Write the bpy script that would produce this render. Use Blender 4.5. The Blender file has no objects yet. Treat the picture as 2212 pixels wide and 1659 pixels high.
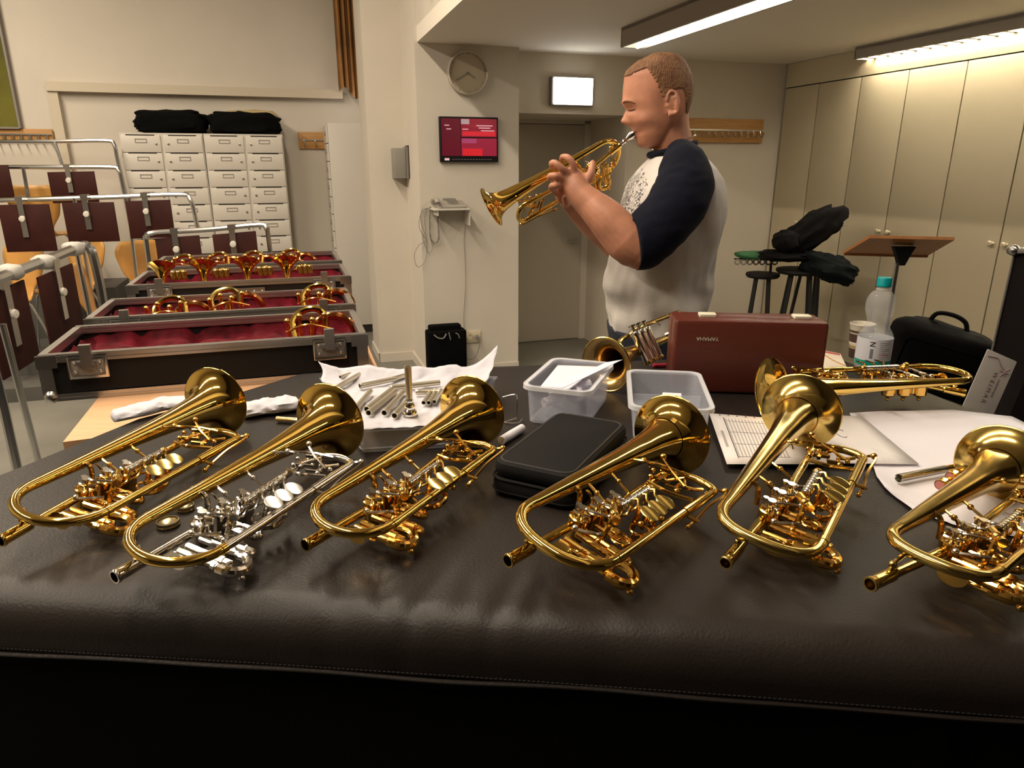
import bpy, bmesh, math, random
from mathutils import Matrix, Vector, noise
random.seed(7)
C = bpy.context.scene.collection
PI = math.pi
# ---------------------------------------------------------------- camera, world, exposure
HCAM = 1.58; FPX = 1500.0; PITCH = math.atan((829.5-360)/FPX)
SP, CP = math.sin(PITCH), math.cos(PITCH)
cd = bpy.data.cameras.new('camera'); cam = bpy.data.objects.new('camera', cd); C.objects.link(cam)
cd.sensor_width = 36; cd.lens = FPX/2212*36; cd.clip_start = .05; cd.clip_end = 60
cam.location = (0, 0, HCAM); cam.rotation_euler = (PI/2-PITCH, 0, 0)
sc = bpy.context.scene; sc.camera = cam
sc.view_settings.view_transform = 'Standard'; sc.view_settings.look = 'None'
sc.view_settings.gamma = 1; sc.view_settings.use_curve_mapping = False
sc.view_settings.exposure = 0.12
w = bpy.data.worlds.new('world'); sc.world = w; w.use_nodes = True
w.node_tree.nodes['Background'].inputs[0].default_value = (.9, .75, .55, 1)
w.node_tree.nodes['Background'].inputs[1].default_value = .15
TH = math.radians(17.5)
UX, UY = math.cos(TH), math.sin(TH)
def UV(u, v, z=0): return Vector((u*UX - v*UY, u*UY + v*UX, z))
ROOM = Matrix.Rotation(TH, 4, 'Z')
WARM = (1.0, .86, .67)
def area(name, loc, sx, sy, power, rotz=0, col=WARM):
    l = bpy.data.lights.new(name, 'AREA'); l.shape = 'RECTANGLE'; l.size = sx; l.size_y = sy
    l.energy = power; l.color = col
    o = bpy.data.objects.new(name, l); C.objects.link(o); o.location = loc; o.rotation_euler = (0, 0, rotz)
    return o
# hall fluorescents overhead (rows of tubes under fixtures), above and behind the camera
HALL = [(-.35, v) for v in (.75, 2.3, 3.85)] + [(-2.6, v) for v in (.75, 2.3, 3.85, 5.4)]
for i, (u, v) in enumerate(HALL):
    p = UV(u, v, 3.70)
    area('hall_tube_light', p, .12, 1.25, 40 if u > -1 else 62, TH)
# ---------------------------------------------------------------- helpers
def ray(px, py):
    s = (py-829.5)/FPX
    return Vector(((px-1106)/FPX, CP-SP*s, -(SP+CP*s)))
def onz(px, py, z):
    r = ray(px, py); d = (z-HCAM)/r.z
    return Vector((r.x*d, r.y*d, z))
def at(px, py, y):
    r = ray(px, py); d = y/r.y
    return Vector((r.x*d, y, HCAM+r.z*d))
def onv(px, py, v):
    r = ray(px, py); d = v/(-UY*r.x+UX*r.y)
    return (d*(UX*r.x+UY*r.y), HCAM+r.z*d)      # u, z
def onu(px, py, u):
    r = ray(px, py); d = u/(UX*r.x+UY*r.y)
    return (d*(-UY*r.x+UX*r.y), HCAM+r.z*d)      # v, z
def catmull(pts, k=6):
    pts = [Vector(p) for p in pts]; out = []
    for i in range(len(pts)-1):
        p0 = pts[max(i-1, 0)]; p1 = pts[i]; p2 = pts[i+1]; p3 = pts[min(i+2, len(pts)-1)]
        for j in range(k):
            t = j/k
            out.append(.5*((2*p1)+(p2-p0)*t+(2*p0-5*p1+4*p2-p3)*t*t+(3*p1-p0-3*p2+p3)*t**3))
    out.append(pts[-1]); return out
def lerp(a, b, t): return a+(b-a)*t
def interp(x, tab):
    if x <= tab[0][0]: return tab[0][1]
    for (a, fa), (b, fb) in zip(tab, tab[1:]):
        if x <= b: return lerp(fa, fb, (x-a)/(b-a))
    return tab[-1][1]
ROOTM = {}
class MB:
    def __init__(s, M=None): s.v = []; s.f = []; s.M = M or Matrix.Identity(4)
    def add(s, vs, fs, M=None):
        o = len(s.v); A = s.M @ M if M is not None else s.M
        s.v += [tuple(A @ Vector(v)) for v in vs]; s.f += [tuple(o+i for i in f) for f in fs]; return s
    def box(s, x0, x1, y0, y1, z0, z1, M=None):
        return s.add([(x0,y0,z0),(x1,y0,z0),(x1,y1,z0),(x0,y1,z0),(x0,y0,z1),(x1,y0,z1),(x1,y1,z1),(x0,y1,z1)],
                     [(0,3,2,1),(4,5,6,7),(0,1,5,4),(1,2,6,5),(2,3,7,6),(3,0,4,7)], M)
    def rbox(s, x0, x1, y0, y1, z0, z1, r=.01, b=.004, n=4, M=None):
        out = []
        for cx, cy, a0 in ((x1-r,y1-r,0),(x0+r,y1-r,PI/2),(x0+r,y0+r,PI),(x1-r,y0+r,1.5*PI)):
            for i in range(n+1):
                a = a0+PI/2*i/n; out.append((cx, cy, r*math.cos(a), r*math.sin(a)))
        rings = []
        for z, k in ((z0, b), (z0+b*.3, b*.3), (z0+b, 0), (z1-b, 0), (z1-b*.3, b*.3), (z1, b)):
            kk = max(0, 1-k/r) if r > 0 else 1
            rings.append([(cx+dx*kk, cy+dy*kk, z) for cx, cy, dx, dy in out])
        return s.rings(rings, True, M)
    def rings(s, rings, caps=True, M=None, closed=True):
        n = len(rings[0]); vs = [p for r in rings for p in r]; fs = []
        for i in range(len(rings)-1):
            for j in range(n if closed else n-1):
                a, b = i*n+j, i*n+(j+1) % n
                fs.append((a, b, b+n, a+n))
        if caps: fs.append(tuple(reversed(range(n)))); fs.append(tuple(range((len(rings)-1)*n, len(rings)*n)))
        return s.add(vs, fs, M)
    def prism(s, pts, z0, z1, M=None):
        return s.rings([[(x, y, z0) for x, y in pts], [(x, y, z1) for x, y in pts]], True, M)
    def tube(s, pts, r, n=8, k=0, caps=True, M=None):
        pts = [Vector(p) for p in pts]
        m0 = len(pts)
        if k: 
            rr = r if isinstance(r, (list, tuple)) else None
            pts = catmull(pts, k)
            if rr: r = [interp(i/k, list(enumerate(rr))) for i in range(len(pts))]
        if not isinstance(r, (list, tuple)): r = [r]*len(pts)
        t = (pts[1]-pts[0]).normalized(); nv = t.orthogonal().normalized(); rings = []
        for i, p in enumerate(pts):
            if i == 0: tt = (pts[1]-p)
            elif i == len(pts)-1: tt = (p-pts[i-1])
            else: tt = (pts[i+1]-pts[i-1])
            tt = tt.normalized() if tt.length > 1e-9 else t
            nv = (nv - tt*nv.dot(tt)); nv = nv.normalized() if nv.length > 1e-9 else tt.orthogonal().normalized()
            bv = tt.cross(nv); t = tt
            rings.append([p+nv*(r[i]*math.cos(2*PI*j/n))+bv*(r[i]*math.sin(2*PI*j/n)) for j in range(n)])
        return s.rings(rings, caps, M)
    def lathe(s, prof, n=24, M=None, caps=False):   # profile (r, z)
        rings = [[(r*math.cos(2*PI*j/n), r*math.sin(2*PI*j/n), z) for j in range(n)] for r, z in prof]
        return s.rings(rings, caps, M)
    def cyl(s, p, q, r, n=12, r2=None): return s.tube([p, q], [r, r if r2 is None else r2], n)
    def ell(s, c, r, n=12, m=8, M=None):
        if not isinstance(r, (tuple, list)): r = (r, r, r)
        rings = []
        for i in range(m+1):
            a = -PI/2+PI*(i/m); a = max(-PI/2+.05, min(PI/2-.05, a))
            rings.append([(c[0]+r[0]*math.cos(a)*math.cos(2*PI*j/n), c[1]+r[1]*math.cos(a)*math.sin(2*PI*j/n), c[2]+r[2]*math.sin(a)) for j in range(n)])
        return s.rings(rings, True, M)
    def torus(s, c, R, r, n=20, m=6, M=None, a0=0, a1=2*PI, ax='z'):
        pts = []
        full = abs(a1-a0-2*PI) < 1e-6
        for i in range(n+1):
            a = a0+(a1-a0)*i/n; x, y = R*math.cos(a), R*math.sin(a)
            pts.append({'z': (c[0]+x, c[1]+y, c[2]), 'y': (c[0]+x, c[1], c[2]+y), 'x': (c[0], c[1]+x, c[2]+y)}[ax])
        return s.tube(pts, r, m, caps=not full, M=M)
    def grid(s, fn, nu, nv, M=None):
        vs = [fn(i/nu, j/nv) for j in range(nv+1) for i in range(nu+1)]
        fs = [(j*(nu+1)+i, j*(nu+1)+i+1, (j+1)*(nu+1)+i+1, (j+1)*(nu+1)+i) for j in range(nv) for i in range(nu)]
        return s.add(vs, fs, M)
    def build(s, name, m, parent=None, world=False, angle=35, label=None, mods=None):
        me = bpy.data.meshes.new(name)
        if world and parent is not None:
            I = ROOTM[parent.name].inverted(); s.v = [tuple(I @ Vector(v)) for v in s.v]
        me.from_pydata(s.v, [], s.f); me.validate()
        bm = bmesh.new(); bm.from_mesh(me); bmesh.ops.recalc_face_normals(bm, faces=bm.faces); bm.to_mesh(me); bm.free()
        me.polygons.foreach_set('use_smooth', [True]*len(me.polygons)); me.set_sharp_from_angle(angle=math.radians(angle))
        if m: me.materials.append(m)
        o = bpy.data.objects.new(name, me); C.objects.link(o)
        if parent is not None: o.parent = parent; ROOTM[o.name] = ROOTM[parent.name]
        else: ROOTM[o.name] = Matrix.Identity(4)
        if label: o['label'] = label
        return o
def thing(name, label, cat, loc=(0,0,0), rotz=0, group=None, M=None):
    o = bpy.data.objects.new(name, None); C.objects.link(o); o.empty_display_size = .05
    if M is None: M = Matrix.Translation(Vector(loc)) @ Matrix.Rotation(rotz, 4, 'Z')
    o.matrix_world = M; ROOTM[o.name] = M.copy()
    o['label'] = label; o['category'] = cat
    if group: o['group'] = group
    return o
def tag(o, label, cat, group=None):
    o['label'] = label; o['category'] = cat
    if group: o['group'] = group
    return o
def struct(o, label=None):
    o['kind'] = 'structure'
    if label: o['label'] = label; 
    return o
def textmesh(name, body, size, m, parent, M, ext=.0004, world=False, sx=1.0):
    cu = bpy.data.curves.new(name, 'FONT'); cu.body = body; cu.size = size; cu.extrude = ext; cu.align_x = 'CENTER'; cu.align_y = 'CENTER'
    t = bpy.data.objects.new(name, cu); C.objects.link(t); bpy.context.view_layer.update()
    me = bpy.data.meshes.new_from_object(t.evaluated_get(bpy.context.evaluated_depsgraph_get()))
    bpy.data.objects.remove(t)
    A = M @ Matrix.Diagonal((sx, 1, 1, 1))
    if world: A = ROOTM[parent.name].inverted() @ A
    me.transform(A); me.materials.clear(); me.materials.append(m); me.name = name
    o = bpy.data.objects.new(name, me); C.objects.link(o)
    if parent is not None: o.parent = parent
    return o
# ---------------------------------------------------------------- materials
def mat(name, col, rough=.5, metal=0, bump=0, bscale=50, var=0, vscale=8, alpha=1, trans=0, emit=0, ecol=None, ior=1.45, coat=0, sheen=0, stretch=None, col2=None, sub=0, spec=None):
    m = bpy.data.materials.new(name); m.use_nodes = True; nt = m.node_tree; b = nt.nodes['Principled BSDF']
    b.inputs['Base Color'].default_value = (*col, 1); b.inputs['Roughness'].default_value = rough
    b.inputs['Metallic'].default_value = metal; b.inputs['IOR'].default_value = ior
    b.inputs['Alpha'].default_value = alpha; b.inputs['Transmission Weight'].default_value = trans
    b.inputs['Coat Weight'].default_value = coat; b.inputs['Sheen Weight'].default_value = sheen
    if spec is not None: b.inputs['Specular IOR Level'].default_value = spec
    if sub: b.inputs['Subsurface Weight'].default_value = sub; b.inputs['Subsurface Radius'].default_value = (.02,.008,.004); b.inputs['Subsurface Scale'].default_value = .5
    if emit: b.inputs['Emission Color'].default_value = (*(ecol or col), 1); b.inputs['Emission Strength'].default_value = emit
    tc = nt.nodes.new('ShaderNodeTexCoord'); src = tc.outputs['Object']
    if stretch:
        mp = nt.nodes.new('ShaderNodeMapping'); mp.inputs['Scale'].default_value = stretch
        nt.links.new(src, mp.inputs[0]); src = mp.outputs[0]
    if var or col2:
        n = nt.nodes.new('ShaderNodeTexNoise'); n.inputs['Scale'].default_value = vscale; n.inputs['Detail'].default_value = 5
        nt.links.new(src, n.inputs['Vector'])
        r = nt.nodes.new('ShaderNodeValToRGB'); r.color_ramp.elements[0].position = .35; r.color_ramp.elements[1].position = .65
        c2 = col2 or tuple(min(1, c*(1+var)) for c in col); c1 = col if col2 else tuple(c*(1-var) for c in col)
        r.color_ramp.elements[0].color = (*c1, 1); r.color_ramp.elements[1].color = (*c2, 1)
        nt.links.new(n.outputs['Fac'], r.inputs[0]); nt.links.new(r.outputs[0], b.inputs['Base Color'])
    if bump:
        n = nt.nodes.new('ShaderNodeTexNoise'); n.inputs['Scale'].default_value = bscale; n.inputs['Detail'].default_value = 4
        nt.links.new(src, n.inputs['Vector'])
        u = nt.nodes.new('ShaderNodeBump'); u.inputs['Strength'].default_value = bump; u.inputs['Distance'].default_value = .01
        nt.links.new(n.outputs['Fac'], u.inputs['Height']); nt.links.new(u.outputs[0], b.inputs['Normal'])
    return m
GOLD = mat('lacquered_brass', (.85,.57,.14), .09, 1, var=.06, vscale=6)
GOLDW = mat('raw_yellow_brass', (.72,.52,.16), .17, 1, var=.14, vscale=25)
GOLDR = mat('gold_brass', (.88,.50,.12), .10, 1)
GOLDK = mat('brass_keywork', (.86,.52,.13), .14, 1)
SILV = mat('silver_plate', (.78,.74,.68), .12, 1)
STEEL = mat('satin_nickel', (.55,.53,.50), .28, 1)
COPPER = mat('copper_brass', (.62,.24,.07), .16, 1)
CHROME = mat('chrome_tube', (.62,.62,.62), .22, 1)
ALU = mat('aluminium_profile', (.55,.53,.51), .33, 1, bump=.05, bscale=80, stretch=(1,1,20))
LEATHER = mat('black_leather', (.018,.0135,.0115), .45, bump=.09, bscale=260, var=.18, vscale=4, spec=.31)
BLACKFAB = mat('black_fabric', (.0028,.0025,.0026), .95, bump=.2, bscale=400, spec=.08)
BLACKSAT = mat('black_satin_plastic', (.008,.007,.007), .6, spec=.25)
NEOP = mat('black_neoprene', (.0055,.005,.0052), .75, bump=.15, bscale=900, spec=.2)
WALLM = mat('white_painted_plaster', (.60,.545,.47), .75, bump=.05, bscale=120, var=.02, vscale=3)
WALLD = mat('cream_painted_wall', (.62,.55,.455), .75, bump=.05, bscale=120)
CEILM = mat('ceiling_paint', (.78,.72,.63), .85, bump=.04, bscale=90)
FLOORM = mat('grey_vinyl_floor', (.19,.18,.155), .45, bump=.03, bscale=60, var=.12, vscale=2.5)
DOORM = mat('beige_door_paint', (.50,.44,.35), .5)
WARDM = mat('cream_wardrobe_laminate', (.58,.50,.35), .42, var=.02, vscale=2)
WHITEP = mat('white_enamel', (.62,.58,.52), .4)
GREYP = mat('grey_plastic', (.22,.20,.18), .5)
DARK = mat('dark_gap', (.015,.012,.01), .8)
PAPER = mat('white_paper', (.76,.735,.80), .8, bump=.03, bscale=30)
TISSUE = mat('white_tissue', (.53,.52,.58), .85, bump=.35, bscale=35)
WOODT = mat('beech_tabletop', (.62,.36,.20), .45, var=.07, vscale=6, stretch=(1,14,1))
WOODP = mat('orange_plywood', (.58,.30,.08), .38, var=.08, vscale=5, stretch=(1,10,1))
WOODS = mat('reddish_beech', (.42,.17,.055), .4, var=.1, vscale=5, stretch=(12,1,1))
BRB = mat('dark_brown_board', (.036,.009,.007), .6, var=.15, vscale=8, spec=.2)
VELVET = mat('red_velvet', (.085,.003,.008), .8, var=.5, vscale=16, bump=.6, bscale=30, sheen=.04, spec=.1)
MAROON = mat('maroon_leatherette', (.10,.022,.014), .33, bump=.12, bscale=300)
PLAST = mat('translucent_polypropylene', (.74,.77,.88), .22, alpha=.24)
CLEAR = mat('clear_pet', (.8,.82,.84), .05, alpha=.24)
TEAL = mat('teal_plastic', (.0,.30,.33), .4)
INK = mat('dark_ink', (.03,.03,.04), .7)
SKIN = mat('skin', (.50,.225,.14), .5, var=.20, vscale=14, sub=.08, bump=.04, bscale=200)
# ---------------------------------------------------------------- the room shell (u, v axes turned 17.5 degrees)
def rb(): return MB(ROOM)
struct(rb().box(-6.5, 4.3, -3.2, 7.5, -.1, 0).build('floor', FLOORM), 'grey vinyl floor')
struct(rb().box(.95, 4.3, -3.2, 6.3, 2.39, 2.49).build('ceiling', CEILM), 'low flat ceiling over the right side')
struct(rb().box(-6.5, .95, -3.2, 7.5, 4.5, 4.6).build('ceiling', CEILM), 'high ceiling of the rehearsal hall')
struct(rb().box(-6.5, 1.0, 7.28, 7.45, 0, 4.5).build('wall_back', WALLM), 'pale wall behind the lockers')
struct(rb().box(-6.6, -6.5, -3.2, 7.45, 0, 4.5).build('wall_left', WALLM))
struct(rb().box(-6.5, 4.3, -3.3, -3.2, 0, 4.5).build('wall_front', mat('reflection_dark_wall', (.03,.022,.018), .9, bump=.2, bscale=60)))  # unseen wall behind the camera; dark finish added to keep brass reflections dark
struct(rb().box(-3.5, 4.0, -3.2, .25, 0, .008).build('floor_reflection_dark', mat('reflection_dark_floor', (.02,.018,.017), .95, bump=.3, bscale=300)))  # made-up dark sheet out of view, added so the bells mirror a dark floor
struct(rb().box(4.62, 4.72, -3.2, 6.3, 0, 2.5).build('wall_right', WALLM))
struct(rb().box(.95, 1.1, -3.2, 5.16, 2.49, 4.5).build('wall_bulkhead', WALLM), 'plastered face above the low ceiling edge')
b = rb(); b.box(.93, 1.68, 5.162, 6.06, 0, 2.39); b.box(.93, 1.68, 5.162, 7.3, 2.39, 4.5); b.box(.93, 1.7, 6.06, 7.3, 0, 2.39)
struct(b.build('wall_pier', WALLM), 'white pier with the round clock and the red screen')
struct(rb().box(.644, .9299, 5.746, 6.22, 0, 4.5).build('wall_pilaster', WALLM), 'white pilaster with the grey speaker box')
b = rb(); b.box(1.68, 2.63, 5.314, 6.062, 1.965, 2.39); b.box(2.63, 4.65, 5.314, 6.06, 0, 2.39)
struct(b.build('wall_rear', WALLD), 'cream wall with the doorway recess')
struct(rb().box(1.68, 2.64, 6.0601, 6.2, 0, 2.39).build('wall_recess', WALLD))
# door
b = rb().box(1.70, 2.57, 6.035, 6.056, .005, 1.93); d = struct(b.build('door_1', DOORM), 'flush beige door in the recess')
ROOTM[d.name] = Matrix.Identity(4)
rb().box(2.57, 2.63, 6.02, 6.06, 0, 1.965).build('door_frame', WALLD, d)
rb().box(1.68, 2.63, 6.02, 6.06, 1.935, 1.965).build('door_frame', WALLD, d)
b = MB(ROOM); b.cyl((2.52, 6.035, .93), (2.52, 5.99, .93), .009); b.cyl((2.52, 5.99, .93), (2.42, 5.985, .93), .009); b.cyl((2.52,6.036,.93),(2.52,6.03,.93),.025)
b.build('door_handle', STEEL, d)
# skirting boards
struct(rb().box(.93, 1.68, 5.147, 5.162, 0, .075).build('baseboard_pier', WALLM))
struct(rb().box(.915, .93, 5.147, 5.731, 0, .075).build('baseboard_pier', WALLM))
struct(rb().box(.63, .93, 5.731, 5.746, 0, .075).build('baseboard_pilaster', WALLM))
struct(rb().box(.63, .644, 5.731, 6.22, 0, .075).build('baseboard_pilaster', WALLM))
struct(rb().box(2.63, 4.05, 5.30, 5.314, 0, .07).build('baseboard_rear', WALLD))
struct(rb().box(-6.5, .63, 7.265, 7.28, 0, .07).build('baseboard_back', DARK))
# raised trims on the hall wall
TRIM = mat('warm_trim_paint', (.56,.49,.38), .6)
struct(rb().box(-1.84, .60, 7.20, 7.28, 2.19, 2.265).build('trim_1', TRIM), 'horizontal cable duct across the hall wall')
struct(rb().box(-1.84, -1.765, 7.22, 7.28, 0, 2.19).build('trim_2', TRIM))
# tiered seating platform (low riser) at the back left
RISER = mat('dark_grey_riser', (.085,.08,.072), .6, var=.1, vscale=5)
struct(rb().box(-6.5, -1.0, 5.45, 7.2, 0, .10).build('floor_riser', RISER), 'lowest grey seating step')
struct(rb().box(-6.5, -.6, 5.80, 7.2, .101, .20).build('floor_riser', RISER), 'middle grey seating step')
struct(rb().box(-6.5, -1.45, 6.62, 7.2, .201, .60).build('floor_riser', RISER), 'upper grey seating step')
# green wall panel
GREEN = mat('olive_green_cloth', (.11,.10,.012), .85, var=.25, vscale=2, bump=.1, bscale=90)
t = thing('wall_panel', 'tall olive green cloth panel at the upper left edge', 'panel', UV(-2.9, 7.24, 1.9), TH)
MB(ROOM).box(-3.7, -2.10, 7.23, 7.28, 1.9, 4.3).build('cloth', GREEN, t, world=True)
b = MB(ROOM); b.box(-2.10, -2.085, 7.22, 7.28, 1.89, 4.31); b.box(-3.7, -2.10, 7.22, 7.28, 1.885, 1.90); b.build('edge_frame', GREYP, t, world=True)
# curtain
def curtain(u, v):
    x = lerp(.565, .80, u); y = 7.15 + .04*math.sin(u*31)+.012*math.sin(u*77+1)
    z = lerp(2.24+.05*math.sin(u*7), 4.3, v)
    return UV(x, y-.02*v, z)
CURT = mat('ochre_curtain', (.42,.22,.08), .8, var=.2, vscale=3, bump=.15, bscale=120)
t = thing('curtain', 'gathered ochre curtain hanging beside the white pilaster', 'curtain', UV(.68, 7.15, 2.2), TH)
MB().grid(curtain, 60, 14).build('drape', CURT, t, world=True, angle=80)
MB().cyl(UV(.80, 7.08, 2.35), UV(.80, 7.08, 4.3), .008).build('pull_cord', WHITEP, t, world=True)
# small lit sign by the curtain
SIGNE = mat('lit_sign_face', (1,.97,.92), .5, emit=3.2)
t = thing('exit_sign', 'small white lit sign seen edge-on below the ochre curtain', 'sign', UV(.80, 6.95, 2.15), TH)
MB(ROOM).rbox(.765, .80, 6.80, 7.06, 2.13, 2.27, .004).build('light_box', SIGNE, t, world=True)
MB(ROOM).box(.80, .815, 6.84, 7.02, 2.16, 2.30).build('bracket', WHITEP, t, world=True)
# lit exit sign over the door recess
u0, z1 = onv(1196, 166, 5.25); u1, z0 = onv(1281, 227, 5.25)
t = thing('exit_sign', 'glowing white rectangular sign box above the beige door', 'sign', UV((u0+u1)/2, 5.28, z0), TH)
MB(ROOM).rbox(u0-.012, u1+.004, 5.262, 5.314, z0-.006, z1+.006, .006).build('housing', GREYP, t, world=True)
SIGNF = mat('bright_sign_face', (1,.98,.92), .5, emit=7)
MB(ROOM).rbox(u0+.004, u1-.004, 5.250, 5.262, z0, z1, .004).build('lit_face', SIGNF, t, world=True)
# ceiling lamps
TUBE = mat('lamp_tube', (1,.97,.9), .5, emit=26, ecol=(1,.93,.78))
TUBE2 = mat('bright_lamp_tube', (1,.97,.9), .5, emit=120, ecol=(1,.92,.72))
HOUS = mat('lamp_housing', (.33,.29,.25), .6)
vv, zz = onu(1350, 103, 1.0)
def lamp(u0, u1, v0, v1, zb, louv, label, tm, zt_):
    t = thing('ceiling_lamp', label, 'lamp', UV((u0+u1)/2, (v0+v1)/2, 2.39), TH, 'long ceiling lamps')
    b = MB(ROOM); h = .012
    b.box(u0, u0+h, v0, v1, zb, 2.385); b.box(u1-h, u1, v0, v1, zb, 2.385); b.box(u0, u1, v0, v0+h, zb, 2.385); b.box(u0, u1, v1-h, v1, zb, 2.385); b.box(u0, u1, v0, v1, 2.37, 2.388)
    b.build('housing', HOUS, t, world=True)
    n = int((v1-v0)/1.25)+1
    for i in range(n):
        a = lerp(v0+.03, v1-.03, i/n); c = lerp(v0+.03, v1-.03, (i+1)/n)-.03
        m = (u0+u1)/2; MB(ROOM).tube([(m, a, zb+zt_), (m, c, zb+zt_)], .016, 8).build('tube', tm, t, world=True)
    b = MB(ROOM); b.box(u0+h, u0+h+.004, v0, v1, zb+.005, 2.37); b.box(u1-h-.004, u1-h, v0, v1, zb+.005, 2.37); b.build('reflector', WHITEP, t, world=True)
    b = MB(ROOM); y = v0+.05
    while y < v1: b.box(u0+h, u1-h, y, y+(.032 if louv else .006), zb+.002, zb+.022 if louv else zb+.016); y += louv or .3
    o = b.build('louvre', HOUS if louv else WHITEP, t, world=True); o['kind'] = 'stuff'
# first lamp: far end at photo (1350,103); runs toward and over the camera
p = onz(1350, 103, 2.28); u_, v_ = p.x*UX+p.y*UY, -p.x*UY+p.y*UX
lamp(u_-.03, u_+.14, v_-3.6, v_, 2.28, 0, 'long ceiling lamp with one bright tube, nearer the exit sign', TUBE, .004)
p = onz(1852, 129, 2.31); u_, v_ = p.x*UX+p.y*UY, -p.x*UY+p.y*UX
lamp(u_-.03, u_+.14, v_-3.6, v_, 2.31, .115, 'long louvred ceiling lamp close to the cream wardrobes', TUBE2, .046)
# ---------------------------------------------------------------- wardrobe wall
t = thing('built_in_wardrobe', 'floor to ceiling cream wardrobe wall along the right side', 'wardrobe', UV(4.2, 3, 0), TH)
WF = 4.07
MB(ROOM).box(WF+.03, 4.6, -1, 5.31, 0, 2.388).build('carcass', DARK, t, world=True)
MB(ROOM).box(WF, WF+.03, -1, 5.30, 2.208, 2.388).build('fascia', WARDM, t, world=True)
MB(ROOM).box(WF+.01, WF+.03, -1, 5.30, 0, .06).build('plinth', GREYP, t, world=True)
seams = [5.300, 4.897, 4.462, 4.038, 3.600, 3.160, 2.725, 2.285, 1.85]
for i in range(len(seams)-1):
    a, c = seams[i+1]+.004, seams[i]-.004
    d = MB(ROOM).rbox(WF, WF+.022, a, c, .065, 2.200, .003, .002).build('wardrobe_door', WARDM, t, world=True)
    kv = c-.035 if i % 2 == 0 else None
    kv = (a+.04) if i in (0, 2, 4, 6) else (c-.04)
    if i in (0,1): kv = a+.05 if i == 0 else c-.05
    M = ROOM @ Matrix.Translation((WF, kv, 1.135)) @ Matrix.Rotation(-PI/2, 4, 'Y')
    MB(M).lathe([(.0,0),(.011,0),(.009,.012),(.016,.022),(.0175,.03),(.012,.037),(0,.038)], 14).build('knob', WARDM, d, world=True)
# coat rack right of the player
def hook_rack(a, b_, v, label, nh, rail=True, near=.02):
    (u0, z1), (u1, z0) = onv(*a, v), onv(*b_, v)
    t = thing('coat_rack', label, 'coat rack', UV((u0+u1)/2, v, (z0+z1)/2), TH)
    WR = WOODR
    MB(ROOM).rbox(u0, u1, v-.02, v, z0, z1, .004, .002).build('board', WR, t, world=True)
    zr = lerp(z0, z1, .52)
    MB(ROOM).box(u0+.03, u1-.01, v-.034, v-.02, zr-.006, zr+.006).build('rail', STEEL, t, world=True)
    for i in range(nh):
        u = lerp(u0+.05, u1-.04, i/(nh-1))
        MB(ROOM).tube([(u, v-.03, zr), (u, v-.045, zr-.045), (u, v-.075, zr-.05), (u, v-.085, zr-.015)], .005, 6, 3).build('hook', STEEL, t, world=True)
WOODR = mat('oak_rack_board', (.45,.23,.07), .5, var=.12, vscale=4, stretch=(1,1,12))
hook_rack((1440,254), (1643,309), 5.30, 'long wooden coat rack with steel hooks behind the player', 14)
hook_rack((643,285), (738,322), 7.27, 'short wooden coat rack between the lockers and the white cabinet', 4)
hook_rack((-120,276), (118,304), 7.27, 'wooden coat rack below the green panel', 12)
# ---------------------------------------------------------------- clock, screen, phone
def on_pier(px, py, off=0): return onv(px, py, 5.162-off)
t = None
u, z = on_pier(1010, 158, .02); r = .145
t = thing('wall_clock', 'round pale wall clock high on the white pier', 'clock', UV(u, 5.14, z), TH)
M = ROOM @ Matrix.Translation((u, 5.162, z)) @ Matrix.Rotation(PI/2, 4, 'X')
CLK = mat('clock_face', (.43,.36,.26), .6)
MB(M).lathe([(0,0),(r,0),(r,.045),(r-.006,.05),(r-.012,.045),(r-.013,.03)], 40).build('case', mat('clock_rim', (.45,.40,.33), .5), t, world=True)
MB(M).lathe([(0,.028),(r-.012,.028)], 40).build('dial', CLK, t, world=True)
b = MB(M)
for i in range(12):
    a = i*PI/6; R_ = Matrix.Rotation(a, 4, 'Z'); b.box(-.002, .002, r-.026, r-.016, .029, .0305, R_)
b.build('hour_mark', GREYP, t, world=True)
for nm, a, L, w_ in (('hour_hand', -2.09, .062, .004), ('minute_hand', 2.09, .10, .003)):
    MB(M).box(-w_, w_, -.01, L, .031, .033, Matrix.Rotation(a, 4, 'Z')).build(nm, GREYP, t, world=True)
# screen
(u0, z1), (u1, z0) = on_pier(949, 251, .04), on_pier(1077, 350, .04)
t = thing('wall_screen', 'small wall screen showing a crimson slide, under the clock', 'screen', UV((u0+u1)/2, 5.13, z0), TH)
MB(ROOM).rbox(u0, u1, 5.125, 5.162, z0, z1, .006, .003).build('frame', BLACKSAT, t, world=True)
def emis(n, c, s=1): return mat(n, c, .3, emit=s)
W_, H_ = u1-u0, z1-z0; yy = 5.124
def scr(n, a, b_, c, d, m, k=0): MB(ROOM).box(u0+W_*a, u0+W_*b_, yy-.0006*(k+1), yy+.002, z0+H_*c, z0+H_*d).build(n, m, t, world=True)
scr('side_panel', .03, .35, .135, .96, emis('crimson_dark', (.09,.002,.012), .5))
scr('slide_upper', .36, .97, .56, .96, emis('crimson_upper', (.20,.006,.02), .55))
scr('slide_lower', .36, .97, .135, .53, emis('crimson_lower', (.24,.01,.035), .5))
scr('slide_glow', .38, .72, .14, .30, emis('crimson_bright', (.5,.012,.02), .55), 1)
scr('slide_glow', .37, .62, .42, .52, emis('mauve_block', (.22,.03,.09), .9), 1)
scr('slide_glow', .38, .95, .58, .68, emis('crimson_bright_band', (.38,.01,.02), .9), 1)
scr('slide_picture', .36, .50, .84, .95, emis('pale_picture', (.30,.22,.24), .6), 1)
TXT = emis('pale_text', (.55,.35,.38), .8)
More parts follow.
